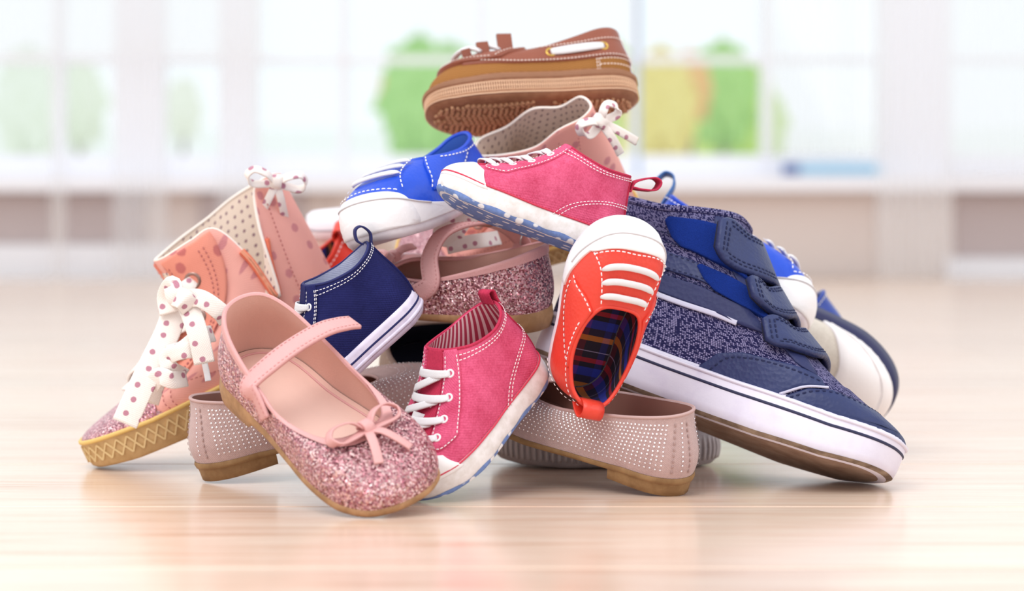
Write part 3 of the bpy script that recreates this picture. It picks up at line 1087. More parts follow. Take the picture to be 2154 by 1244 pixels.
def build_mj(label, pose, mir=False, strap='closed', bow=True):
    lt = last_mj(mir)
    GL = M('pink_glitter', 'c98a92', .32, .6, fn=f_glitter('8a4a58', 'f6d9d6', 1050))
    PINK = M('rose_leatherette', 'dba4a2', .5, fn=f_leather(.18, 900, .05))
    r = shoe('mary_jane_shoe', label, 'pink glitter mary janes', pose)
    lt.ring(r, GL, 'upper')
    lt.ring(r, M('mary_jane_lining', 'dbaea0', .7, fn=f_leather(.12, 900, .05)), 'lining', off=-.0016, v0=.03, flip=True)
    ins = lt.insole(r, M('mary_jane_insole', 'e3bdb0', .55, fn=f_leather(.08, 500, .04)), dz=.0022)
    lt.ring(r, PINK, 'top_binding', off=.0007, v0=.865, v1=1.0, nv=5, rim=.0026)
    P = np.concatenate([lt.outline(np.linspace(-1, 1, 120, endpoint=False), -.0062), np.zeros((120, 1))], 1)
    P[:, 2] = lt.zfe(P[:, 0]) + .0024
    V, F, uv = tube_vf(P, .0007, 6, closed=True, N=np.broadcast_to((0, 0, 1.0), P.shape))
    mk('insole_welt', V, F, PINK, r, uv=uv)
    zb = [(0, .0005), (.28, .0), (.30, .0035), (.6, .0015), (.85, .002), (1, .0055)]
    lt.sole(r, M('mary_jane_sole', 'b58a62', .5, fn=f_worn('97704b', 80, .5)), [(-.003, 0, 0), (.0003, 0, 0), (.0012, .45, 0), (.0006, .9, 0), (-.0004, 1.1, 0)], zb, 'sole')
    w = .0130
    if strap == 'closed':
        # from the outer topline across the instep to beyond the inner one
        v0 = .80
        A, B = lt.P(.52, v0, .0015), lt.P(-.52, v0, .0015)
        nA, nB = lt.N(.52, v0), lt.N(-.52, v0)
        tA, tB = lt.P(.52, .98, .0022), lt.P(-.52, .98, .0022)
        top = (tA + tB) / 2 + np.array([0, 0, .0105])
        pts = [lt.P(.52, .60, .0016), A, tA, tA * .72 + top * .28 + (0, 0, .0042), top, tB * .72 + top * .28 + (0, 0, .0042), tB, B, lt.P(-.52, .58, .0016)]
        nr = [lt.N(.52, .6), nA, unit(nA + (0, 0, .8)), (0, .35, 1), (0, 0, 1), (0, -.35, 1), unit(nB + (0, 0, .8)), nB, lt.N(-.52, .58)]
    elif strap == 'short':
        # sewn low on the -y side, laid over the opening, its free tip standing off past the far edge
        pts = [lt.P(-.55, .42, .0020), lt.P(-.55, .75, .0020), lt.P(-.55, .985, .0028)]
        nr = [lt.N(-.55, .42), lt.N(-.55, .75), unit(lt.N(-.55, 1.0) + (0, 0, .9))]
        a = pts[-1]; b = lt.P(.50, 1.0, .0) + np.array([-.006, .016, .012])
        for k, h in ((.22, .0060), (.45, .0085), (.7, .0080), (.88, .004), (1.0, .0)):
            pts.append(a * (1 - k) + b * k + np.array([0, 0, h])); nr.append((0, -.4 + .6 * k, 1))
    else:
        # open strap: rises from the far side, arches back over the opening, its tip hangs on the near side
        pts = [lt.P(-.70, .85, .0018), lt.P(-.69, 1.0, .002) + np.array([0, 0, .004])]
        nr = [lt.N(-.7, .85), (0, -1, .3)]
        b = lt.P(.47, .72, .0018)
        a = pts[-1]
        for k, h, dx in ((.15, .014, .004), (.42, .024, .008), (.70, .026, .010), (.9, .016, .006)):
            pts.append(a * (1 - k) + b * k + np.array([dx, 0, h])); nr.append((.15, -.75 + 1.5 * k, 1 - abs(k - .5) * .9))
        pts += [lt.P(.47, .80, .0045), lt.P(.48, .45, .0025)]
        nr += [lt.N(.47, .8), lt.N(.48, .45)]
    D = catmull(pts, 10); Nn = unit(catmull(nr, 10))
    V, F, uv = ribbon_vf(D, Nn, w, .0022)
    so = mk('strap', V, F, PINK, r, uv=uv)
    T, N2, B2 = frames(D, Nn)
    mb = MB()
    for sg in (1, -1):
        stitch_vf(mb, D + B2 * sg * w * .36 + N2 * .0012, N2, .0016, .0012, .0003, .0003)
    mb.build('stitching', PINK_THREAD, so, smooth=False, kind='stuff')
    if strap == 'open':   # hook tape on the inside of the strap and its keeper ring
        V, F, uv = ribbon_vf(D[int(len(D) * .35):] - N2[int(len(D) * .35):] * .0013, N2[int(len(D) * .35):], w * .6, .0008)
        mk('hook_tape', V, F, M('hook_tape_pink', 'c99384', .95, fn=f_fuzz()), so, uv=uv)
        mk('keeper_ring', *torus_vf(lt.P(-.70, 1.0, .003) + np.array([0, 0, .006]), (1, 0, .2), .0055, .0007)[:2], STEEL, so)
    if bow:
        c = lt.P(0, .93, .0018)
        n = unit(lt.N(0, .9) + np.array([-.1, 0, .2])); X = np.array([0, 1.0, 0]); Y = unit(np.cross(n, X)) * 1.0
        if Y[0] > 0:
            Y = -Y
        bow_at(r, c, X, Y, n, .0185, PINK)
    return r


# ------------------------------------------------------------------ laced canvas pram sneaker
def build_canvas(label, pose, kind, mir=False, loop='up', near=1, group='pink laced baby sneakers'):
    lt = last_canvas(mir)
    r = shoe('canvas_sneaker', label, group, pose)
    pink = kind == 'pink'
    if pink:
        CV = M('pink_denim', 'e0648a', .85, .2, fn=f_canvas('cc4468', 70, 1500, .35, .1))
        CV2 = M('crimson_canvas', 'c63856', .85, .2, fn=f_canvas('b02c4c', 70, 1500, .3, .06))
        LN = M('striped_lining', 'b0334f', .85, fn=f_stripe('eac3c6', .0040, .45))
        BD = M('crimson_rim', 'cf3a55', .6)
        RUB = M('pram_rubber_white', 'eeeaea', .55, fn=f_worn('ddd6d2', 140, .55))
        CAP = M('pram_blue_sole', '6d86bc', .8, fn=f_dots_sole('eef0f4'))
    else:
        CV = M('navy_canvas', '23265e', .88, .2, fn=f_canvas('1b1d50', 60, 1500, .35, .06))
        CV2 = CV
        LN = M('pale_lining', 'c9cbe0', .85, fn=f_canvas('b6b9d4', 60, 1500, .3, .05))
        BD = M('navy_tape', '22265e', .75)
        RUB = M('rubber_lilac', 'e6def0', .5, fn=f_worn('d6cce0', 140, .55))
        CAP = M('pram_sole_plain', 'd9d2de', .7)
    lt.ring(r, CV, 'upper', rim=.0014)
    lt.ring(r, LN, 'lining', off=-.0014, v0=.03, flip=True)
    lt.insole(r, LN)
    lt.piping(r, CV2 if pink else BD, .0009, 'collar_binding', off=-.0004)
    zb = [(0, .0015), (.12, 0), (.7, 0), (.88, .002), (1, .006)]
    lt.sole(r, RUB, [(-.0035, 0, .0), (-.0008, .04, .0), (.0010, .22, 0), (.0016, .6, 0), (.0014, 1.0, 0), (.0009, 1.12, .0012), (-.0006, 1.12, .0012)], zb, 'sole', capmat=CAP)
    if pink:
        lt.sole_band(r, BD, .0012, 1.1, .0006, 'foxing_stripe', dz=.0012)
        # blue print wraps up from the underside
        u = np.linspace(-1, 1, 140, endpoint=False)
        G = np.stack([lt.solept(u, -.0015, .03, -.0002), lt.solept(u, .0002, .08, -.0001), lt.solept(u, .0011, .20, 0), lt.solept(u, .0013, .27 + .05 * np.sin(u * 40), 0)], 1)
        G = np.concatenate([G, G[:1]], 0)
        mk('sole_rim', G.reshape(-1, 3), grid_faces(141, 4), CAP, r, uv=grid_uv(G))
    else:
        lt.sole_band(r, BD, .0014, .74, .0008, 'foxing_stripe', flat=.5)
        lt.sole_band(r, RUB, .0016, .40, .0012, 'foxing_ridge', flat=.6)
    # toe cap
    cap = [(-.30, 0), (-.2, 0), (-.1, 0), (0, 0), (.1, 0), (.2, 0), (.30, 0), (.215, .26), (.12, .36), (0, .39), (-.12, .36), (-.215, .26)]
    capm = M('toe_cap_white', 'f4f1f2', .5, fn=f_leather(.08, 900, .02))
    lt.patch(r, capm, cap, 'toe_cap', th=.0012)
    # eyestays
    for sg in (1, -1):
        ey = [(sg * .115, 1.0), (sg * .22, 1.0), (sg * .275, .62), (sg * .29, .36), (sg * .185, .33), (sg * .125, .44), (sg * .11, .7)]
        lt.patch(r, CV, ey, 'eyestay', th=.0007)
    # tongue between the eyestays
    lt.patch(r, CV2, [(-.115, .40), (0, .36), (.115, .40), (.10, .7), (.09, 1.0), (0, 1.0), (-.09, 1.0), (-.10, .7)], 'tongue', th=.0004)
    runs = []
    for sg in (1, -1):
        runs += [[(sg * .21, .97), (sg * .265, .62), (sg * .28, .37)], [(sg * .125, .97), (sg * .12, .7), (sg * .137, .46), (sg * .19, .345), (sg * .28, .365)],
                 [(sg * .23, .965), (sg * .5, .955), (sg * .75, .955), (sg * .985, .965)], [(sg * .23, .935), (sg * .5, .92), (sg * .75, .92), (sg * .985, .935)]]
        if pink:
            runs += [[(sg * .60, .03), (sg * .66, .30), (sg * .76, .46), (sg * .90, .52), (sg * .985, .53)], [(sg * .625, .03), (sg * .68, .27), (sg * .77, .42), (sg * .9, .48), (sg * .985, .49)]]
        else:
            runs += [[(sg * .225, .97), (sg * .28, .62), (sg * .295, .37)]]
    lt.stitch(r, WHITE_THREAD, runs, off=.0012, dash=.0015, gap=.0008, w=.00022, h=.00028)
    # heel tape
    lt.patch(r, CV2, [(.955, .02), (1.045, .02), (1.045, .98), (.955, .98)], 'heel_tape', th=.0008)
    # eyelets, bars and a loose end
    vs = (.47, .60, .74, .88)
    for i, v in enumerate(vs):
        uu = .158 + .012 * math.sin(i)
        for sg in (1, -1):
            eyelet(r, lt, sg * uu, v, .0019, .0006, M('eyelet_white', 'f4f2f4', .35))
        lace_over(r, lt, uu, v, -uu, v - (.0 if i else 0), .0046, .0028)
        if i:
            lace_over(r, lt, uu * .55 * near, v - .01, -uu * near, vs[i - 1] + .03, .0042, .0036)
    if loop == 'up':
        pull_loop(r, lt, CV2 if pink else BD, .0055, .013)
    elif loop == 'fold':
        pull_loop(r, lt, CV2, .0095, .008, curl=[(-.004, .0), (.003, .0005), (.0085, .0015), (.0095, -.002), (.003, -.0035)])
    else:
        pull_loop(r, lt, CV2, .0085, .016, twist=.25, curl=[(-.006, .0002), (0, .0015), (.004, .007), (.0065, .0135), (.0045, .0175), (-.0005, .0155), (-.0025, .008), (-.003, .001)])
    return r, lt


# ------------------------------------------------------------------ soft leather pram shoe (red / royal blue)
def build_baby(label, pose, kind, mir=False, group=None, loop=True):
    lt = last_baby(mir)
    r = shoe('baby_shoe', label, group, pose)
    red = kind == 'red'
    if red:
        LE = M('red_leather', 'e2402f', .42, .5, fn=f_leather(.2, 500, .06))
        LN = M('plaid_lining', '2a2130', .9, fn=f_plaid())
    else:
        LE = M('royal_blue_leather', '1048c8', .36, .5, fn=f_leather(.2, 500, .08))
        LN = M('blue_lining', '3a62b8', .9)
    WH = M('white_leather', 'f3f0f2', .45, .5, fn=f_leather(.12, 500, .02))
    SO = M('suede_sole_white', 'e4dde2', .75, fn=f_worn('d3c9d2', 60, .55))
    lt.ring(r, LE, 'upper', rim=.0016)
    lt.ring(r, LN, 'lining', off=-.0016, v0=.03, flip=True)
    lt.insole(r, LN)
    lt.piping(r, LE, .0013, 'collar_binding', off=-.0006)
    zb = [(0, .001), (.12, 0), (.75, 0), (.9, .002), (1, .0055)]
    lt.sole(r, SO, [(-.004, 0, .0003), (-.0012, .05, 0), (.0004, .45, 0), (.0008, 1.0, 0), (.0003, 1.05, .0008)], zb, 'sole')
    # white toe cap and mudguard band round the front
    tc = 1.0 if red else .84
    lt.patch(r, WH, [(-.26, .0), (-.13, 0), (0, 0), (.13, 0), (.26, 0), (.225, .28 * tc), (.13, .42 * tc), (0, .47 * tc), (-.13, .42 * tc), (-.225, .28 * tc)], 'toe_cap', th=.0010, smooth_n=6)
    for sg in (1, -1):
        a = [sg * q for q in (.20, .32, .45, .58, .70)]
        lt.patch(r, WH, [(a[0], 0), (a[2], 0), (a[4], 0), (a[4], .06), (a[3], .10), (a[2], .13), (a[1], .17), (a[0], .23)] if not red else
                 [(a[0], 0), (a[1], 0), (a[2], 0), (a[2], .12), (a[1], .24), (a[0], .30)], 'mudguard', th=.0009)
    P, Nn = lt.path([(-.33, .16), (-.25, .20), (-.13, .27), (0, .30), (.13, .27), (.25, .20), (.33, .16)], .0016)
    mk('toe_seam', *tube_vf(P, .0006, 6, N=Nn), M('seam_grey', 'c9c4c8', .6), r) if False else None
    V, F, uv = tube_vf(P, .0005, 6, N=Nn)
    mk('toe_seam', V, F, M('seam_grey', 'cfcacd', .6), r, uv=uv)
    # side wings over the quarters
    for sg in (1, -1):
        lt.patch(r, LE, [(sg * .33, .52), (sg * .22, .97), (sg * .30, 1.0), (sg * .50, 1.0), (sg * .66, .98), (sg * .60, .70), (sg * .48, .34), (sg * .36, .30)], 'side_wing', th=.0012)
    runs = []
    for sg in (1, -1):
        runs += [[(sg * .34, .34), (sg * .33, .52), (sg * .235, .95)], [(sg * .37, .33), (sg * .475, .37), (sg * .585, .70), (sg * .64, .95)],
                 [(sg * .20, .36), (sg * .17, .60), (sg * .155, .96)], [(sg * .35, .92), (sg * .5, .94), (sg * .63, .93), (sg * .8, .92), (sg * .96, .93)],
                 [(sg * .80, .05), (sg * .88, .35), (sg * .985, .62)]]
    runs.append([(-.20, .38 * tc), (-.12, .455 * tc), (0, .505 * tc), (.12, .455 * tc), (.20, .38 * tc)])
    lt.stitch(r, WHITE_THREAD, runs, off=.0018, dash=.0021, gap=.0012, w=.0003)
    # three white elastic bars over the vamp
    for v in (.60, .735, .87):
        t = np.linspace(-1, 1, 26)
        P = lt.P(t * .165, v + .03 * (1 - t ** 2), .0016 + .0008 * np.sqrt(np.clip(1 - t ** 4, 0, 1))); Nn = lt.N(t * .165, np.full(26, v))
        V, F, uv = tube_vf(P, .0020 * np.clip(1 - np.abs(t) ** 12, .35, 1), 10, N=Nn, flat=.62)
        mk('elastic_lace', V, F, LACE, r, uv=uv)
    if loop:
        if red:
            pull_loop(r, lt, LE, .0135, .009, curl=[(-.010, .0008), (-.004, .0040), (.003, .0055), (.0075, .0025), (.0075, -.0020), (.003, -.0045), (-.003, -.0040)])
        else:
            pull_loop(r, lt, M('loop_blue', '3f6fb0', .5), .0065, .016, curl=[(-.006, .0005), (.002, .001), (.010, .0015), (.0155, .005), (.015, .0105), (.009, .0125)])
    return r, lt


# ------------------------------------------------------------------ boat shoe
def build_boat(label, pose):
    lt = last_boat()
    r = shoe('boat_shoe', label, None, pose)
    TAN = M('tan_twill', 'b07a45', .85, .2, fn=f_twill('8a5a2e'))
    BR = M('brown_leather', '8c4c38', .45, .45, fn=f_leather(.2, 700, .08))
    GUM = M('gum_rubber', '9c6a4c', .55, fn=f_worn('8c5c40', 200, .5))
    GUM2 = M('gum_rubber_light', 'dcb494', .55)
    lt.ring(r, TAN, 'upper')
    lt.ring(r, M('boat_lining', 'c8a888', .8), 'lining', off=-.0015, v0=.03, flip=True)
    lt.insole(r, M('boat_insole', 'b08a64', .7))
    lt.ring(r, BR, 'collar', off=.0010, v0=.50, v1=1.0, nv=12, rim=.0028, u0=-1.76 + .0, u1=-.24) if False else None
    # leather collar all the way round from one side of the throat to the other
    u = np.linspace(.20, 1.80, 110)
    vlo = np.interp(np.abs(u - 1), [0, .3, .6, .8], [.33, .27, .25, .28])
    G = np.stack([lt.P(u, vlo, 0.0)] + [lt.P(u, vlo + (1 - vlo) * k, .0011) for k in np.linspace(0.02, 1, 9)] +
                 [lt.P(u, np.ones_like(u), .0011 - .0026 * k) + (0, 0, .0010 * math.sin(math.pi * k)) for k in (.3, .7, 1)], 1)
    mk('collar', G.reshape(-1, 3), grid_faces(110, G.shape[1]), BR, r, uv=grid_uv(G))
    zb = [(0, .0015), (.12, 0), (.7, 0), (.88, .002), (1, .0055)]
    lt.sole(r, GUM, [(-.003, 0, 0), (-.0006, .03, 0), (.0012, .12, 0), (.0022, .20, 0), (.0022, .75, 0), (.0030, .82, 0), (.0030, 1.05, 0), (.0018, 1.14, 0), (-.0005, 1.14, 0)], zb, 'sole')
    # rubber welts, upright ribs and grid on the side wall
    for f, rr, off in ((.21, .00055, .0024), (.34, .00035, .0022), (.54, .00035, .0022), (.74, .00045, .0023)):
        lt.sole_band(r, GUM2, off, f, rr, 'sole_welt')
    mb = MB(); nrib = 104
    us = np.linspace(-1, 1, 2 * nrib, endpoint=False)
    for uu in us:
        c0, c1 = lt.solept(uu, .0024, .34, 0), lt.solept(uu, .0024, .74, 0)
        n = np.r_[lt.outline(uu, 1.0) - lt.outline(uu, 0.0), 0]; t = unit(np.cross(n, c1 - c0))
        mb.add(*box_vf((c0 + c1) / 2, t * .00028, (c1 - c0) / 2, n * .0004))
    mb.build('sole_grid', GUM2, r, smooth=False, kind='stuff')
    mb = MB()
    for uu in np.linspace(-1, 1, 4 * nrib, endpoint=False):
        c0, c1 = lt.solept(uu, .0031, .84, 0), lt.solept(uu, .0031, 1.05, 0)
        n = np.r_[lt.outline(uu, 1.0) - lt.outline(uu, 0.0), 0]; t = unit(np.cross(n, c1 - c0))
        mb.add(*box_vf((c0 + c1) / 2, t * .0002, (c1 - c0) / 2, n * .00035))
    mb.build('sole_ribs', M('gum_rubber_rib', 'a8795c', .6), r, smooth=False, kind='stuff')
    # wavy tread lugs under the sole
    mb = MB()
    for x in np.arange(.004, lt.L - .004, .0032):
        if .40 * lt.L < x < .50 * lt.L:
            continue
        for y in np.arange(-.024, .0241, .0030):
            k = math.sin(y * 900) * .0016
            xx = x + k
            q = np.linspace(0, 1, 200)
            wl = np.interp(xx, lt.outline(q)[::-1, 0], lt.outline(q)[::-1, 1]); wm = np.interp(xx, lt.outline(-q)[::-1, 0], lt.outline(-q)[::-1, 1])
            if not (wm + .0045 < y < wl - .0045) or RNG.random() < .08:
                continue
            z = np.interp(xx, np.array([b[0] for b in zb]) * lt.L, [b[1] for b in zb])
            sl = math.cos(y * 900) * .9
            d = unit((sl, 1, 0)); e = np.array([d[1], -d[0], 0])
            mb.add(*box_vf((xx, y, z - .0003), d * .00145, e * .00085, (0, 0, .0010)))
    mb.build('tread_lugs', GUM2 if False else M('gum_tread', 'c39470', .6), r, smooth=False, kind='stuff')
    # apron with notched lace tab
    tab = [(-.26, .31), (0, .36), (.26, .31), (.345, .38), (.325, .84), (.13, .97), (0, 1.0), (-.13, .97), (-.325, .84), (-.345, .38)]
    lt.patch(r, BR, tab, 'apron', off=.0012, th=.0016)
    TABU = .17
    for sg in (1, -1):
        # raised tab either side of the laces, with the tall back ear
        for v0, v1, h in ((.44, .54, .0050), (.62, .74, .0075), (.83, .97, .0125)):
            a, b = lt.P(sg * TABU, v0, .0022), lt.P(sg * TABU, v1, .0022)
            n = lt.N(sg * TABU, (v0 + v1) / 2); t = unit(b - a); m = (a + b) / 2 + n * h * .4
            V, F = box_vf(m, (b - a) / 2, n * h * .6, np.cross(n, t) * .0011)
            mk('lace_tab', V, F, BR, r, smooth=False)
    for v in (.58, .785):
        t = np.linspace(-1, 1, 24)
        P = lt.P(t * .20, np.full(24, v), .0035 + .0045 * (1 - t ** 6)); Nn = lt.N(t * .17, np.full(24, v))
        V, F, uv = tube_vf(P, .0023, 10, N=Nn, flat=.6)
        mk('lace', V, F, LACE, r, uv=uv)
    TH = M('thread_cream', 'ecd9cf', .8)
    runs = [[(s * .24, .33), (s * .4, .29), (s * .7, .31), (s * .985, .37)] for s in (1, -1)]
    runs += [[(s * .26, .86), (s * .4, .78), (s * .7, .74), (s * .985, .78)] for s in (1, -1)]
    runs += [[(s * .78, .03), (s * .775, .26)] for s in (1, -1)] + [[(s * .79, .03), (s * .785, .26)] for s in (1, -1)]
    runs += [[(s * .79, .13), (s * .985, .15)] for s in (1, -1)] + [[(s * .79, .24), (s * .985, .28)] for s in (1, -1)]
    runs += [[(-.31, .37), (-.15, .37), (0, .395), (.15, .37), (.31, .37)], [(.318, .40), (.315, .6), (.30, .82)], [(-.318, .40), (-.315, .6), (-.30, .82)]]
    TABRUN = 3
    lt.stitch(r, TH, runs[:-3], off=.0017, dash=.0014, gap=.0008, w=.00028)
    lt.stitch(r, TH, runs[-3:], off=.0032, dash=.0014, gap=.0008, w=.00028)
    BRASS = M('brass', 'd8b25c', .3, .5, .9)
    for sg in (1, -1):   # side lace through two brass eyelets
        for uu, v in ((.54, .52), (.80, .55)):
            eyelet(r, lt, sg * uu, v, .0026, .0007, BRASS, False)
        t = np.linspace(0, 1, 20)
        P = lt.P(sg * (.54 + .26 * t), .52 + .03 * t, .0016 + .0008 * np.sin(math.pi * t)); Nn = lt.N(sg * (.54 + .26 * t), .52 + .03 * t)
        V, F, uv = tube_vf(P, .0031 * (.65 + .35 * np.sin(math.pi * t) ** .5), 10, N=Nn, flat=.45)
        mk('side_lace', V, F, LACE, r, uv=uv)
    return r, lt


# ------------------------------------------------------------------ polka dot zip boot
def polka_mats():
    return dict(
        SK=M('salmon_canvas', 'f0aea2', .85, .2, fn=f_polka('d08a8c', 56, .15, .85)),
        SK2=M('salmon_facing', 'e89582', .85, .2, fn=f_polka('c4706c', 56, .15, .85)),
        RB=M('polka_ribbon', 'f5ece6', .8, .2, fn=f_polka('bd8496', 105, .17, .3)),
        LN=M('polka_lining', 'efdccd', .9, .1, fn=f_polka('8d6a78', 170, .17, .18)),
        CREAM=M('cream_tape', 'f3e7de', .85),
        ZIP=M('zip_coral', 'e8795c', .6),
        SOLE=M('crepe_rubber', 'c9a777', .7, fn=f_worn('bb9868', 150, .55)),
        WELT=M('crepe_welt', 'e3bf72', .6))


def build_boot(label, pose, mir=False, detail='front', notch=True, lining=None):
    lt = last_boot(mir, notch)
    m = polka_mats()
    r = shoe('polka_dot_boot', label, 'salmon polka dot boots', pose)
    lt.ring(r, m['SK'], 'upper', nu=160, nv=30, rim=.0014)
    lt.ring(r, lining or m['LN'], 'lining', off=-.0015, v0=.03, flip=True, nu=160, nv=30)
    lt.insole(r, m['LN'])
    lt.piping(r, m['CREAM'], .0010, 'collar_binding', off=-.0012, n=220)
    zb = [(0, .001), (.12, 0), (.7, 0), (.88, .0015), (1, .0045)]
    lt.sole(r, m['SOLE'], [(-.003, 0, 0), (-.0006, .02, 0), (.0012, .12, 0), (.0022, .5, 0), (.0020, .88, 0), (.0022, .93, 0), (.0022, 1.08, 0), (-.0004, 1.08, 0)], zb, 'sole')
    lt.sole_band(r, m['WELT'], .0018, 1.04, .0014, 'sole_welt')
    mb = MB()   # raised lattice on the sole edge
    for uu in np.arange(-1, 1, .030):
        for d in (1, -1):
            c0, c1 = lt.solept(uu, .0024, .30, 0), lt.solept(uu + d * .030, .0024, .86, 0)
            n = np.r_[lt.outline(uu, 1.0) - lt.outline(uu, 0.0), 0]; t = unit(np.cross(n, c1 - c0))
            mb.add(*box_vf((c0 + c1) / 2, t * .0005, (c1 - c0) / 2, n * .0006))
    mb.build('sole_lattice', M('crepe_ridge', 'd6b987', .7), r, smooth=False, kind='stuff')
    # glitter toe
    lt.patch(r, M('pink_glitter_fine', 'd08f98', .34, .6, fn=f_glitter('95586a', 'f4d6d8', 1500)),
             [(-.30, 0), (-.15, 0), (0, 0), (.15, 0), (.30, 0), (.21, .27), (.10, .36), (0, .38), (-.10, .36), (-.21, .27)], 'toe_cap', th=.0008)
    # eyestays, front facings
    us = np.array([.105, .10, .10, .105])
    for sg in (1, -1):
        lt.patch(r, m['SK2'], [(sg * .055, .995), (sg * .15, .995), (sg * .225, .995), (sg * .225, .75), (sg * .225, .50), (sg * .245, .40), (sg * .13, .385), (sg * .075, .44), (sg * .055, .6)], 'eyestay', th=.0012)
    lt.patch(r, m['LN'], [(-.06, .42), (.06, .42), (.055, .6), (.055, .96), (-.055, .96), (-.055, .6)], 'tongue', th=.0002)
    runs = []
    for sg in (1, -1):
        runs += [[(sg * .07, .97), (sg * .07, .6), (sg * .09, .46)], [(sg * .17, .97), (sg * .17, .7), (sg * .18, .55), (sg * .19, .41)], [(sg * .185, .97), (sg * .185, .7), (sg * .195, .55), (sg * .205, .41)],
                 [(sg * .32, .02), (sg * .23, .27), (sg * .11, .385)], [(sg * .34, .02), (sg * .25, .29), (sg * .12, .405)],
                 [(sg * .62, .1), (sg * .66, .5), (sg * .70, .95)], [(sg * .80, .1), (sg * .80, .5), (sg * .82, .9)], [(sg * .25, .30), (sg * .45, .28), (sg * .62, .25)]]
    lt.stitch(r, M('thread_rose', 'b66a68', .8), runs, off=.0018, dash=.0016, gap=.0012, w=.0003)
    if notch:
        # zip tapes either side of the open V on the outer side
        D = lt.tc[0]
        f, c = D
        k = np.argmin(np.where((f > .3) & (f < .8), c[:, 2], 9))
        uk = f[k]
        for lo, hi in ((uk - .17, uk - .012), (uk + .012, uk + .17)):
            uu = np.linspace(lo, hi, 40)
            P = lt.P(uu, np.full(40, .992), .0014); Nn = lt.N(uu, np.full(40, .985))
            V, F, uv = tube_vf(P, .0021, 8, N=Nn, flat=.7)
            z = mk('zip_tape', V, F, m['ZIP'], r, uv=uv)
            mb = MB()
            T = unit(np.gradient(P, axis=0))
            Q = resample(np.hstack([P, Nn, T]), step=.0016)
            for q in Q:
                mb.add(*box_vf(q[:3] + q[3:6] * .0012, unit(q[6:]) * .0004, unit(np.cross(q[3:6], q[6:])) * .0011, unit(q[3:6]) * .0006))
            mb.build('zip_teeth', M('zip_teeth_coral', 'f0a080', .4), z, smooth=False, kind='stuff')
    EY = M('eyelet_bronze', '9c8078', .35, .5, .85)
    vs = (.44, .60, .76, .90)
    for v in vs:
        for sg in (1, -1):
            eyelet(r, lt, sg * .115, v, .0042, .0012, EY)
    return r, lt, m


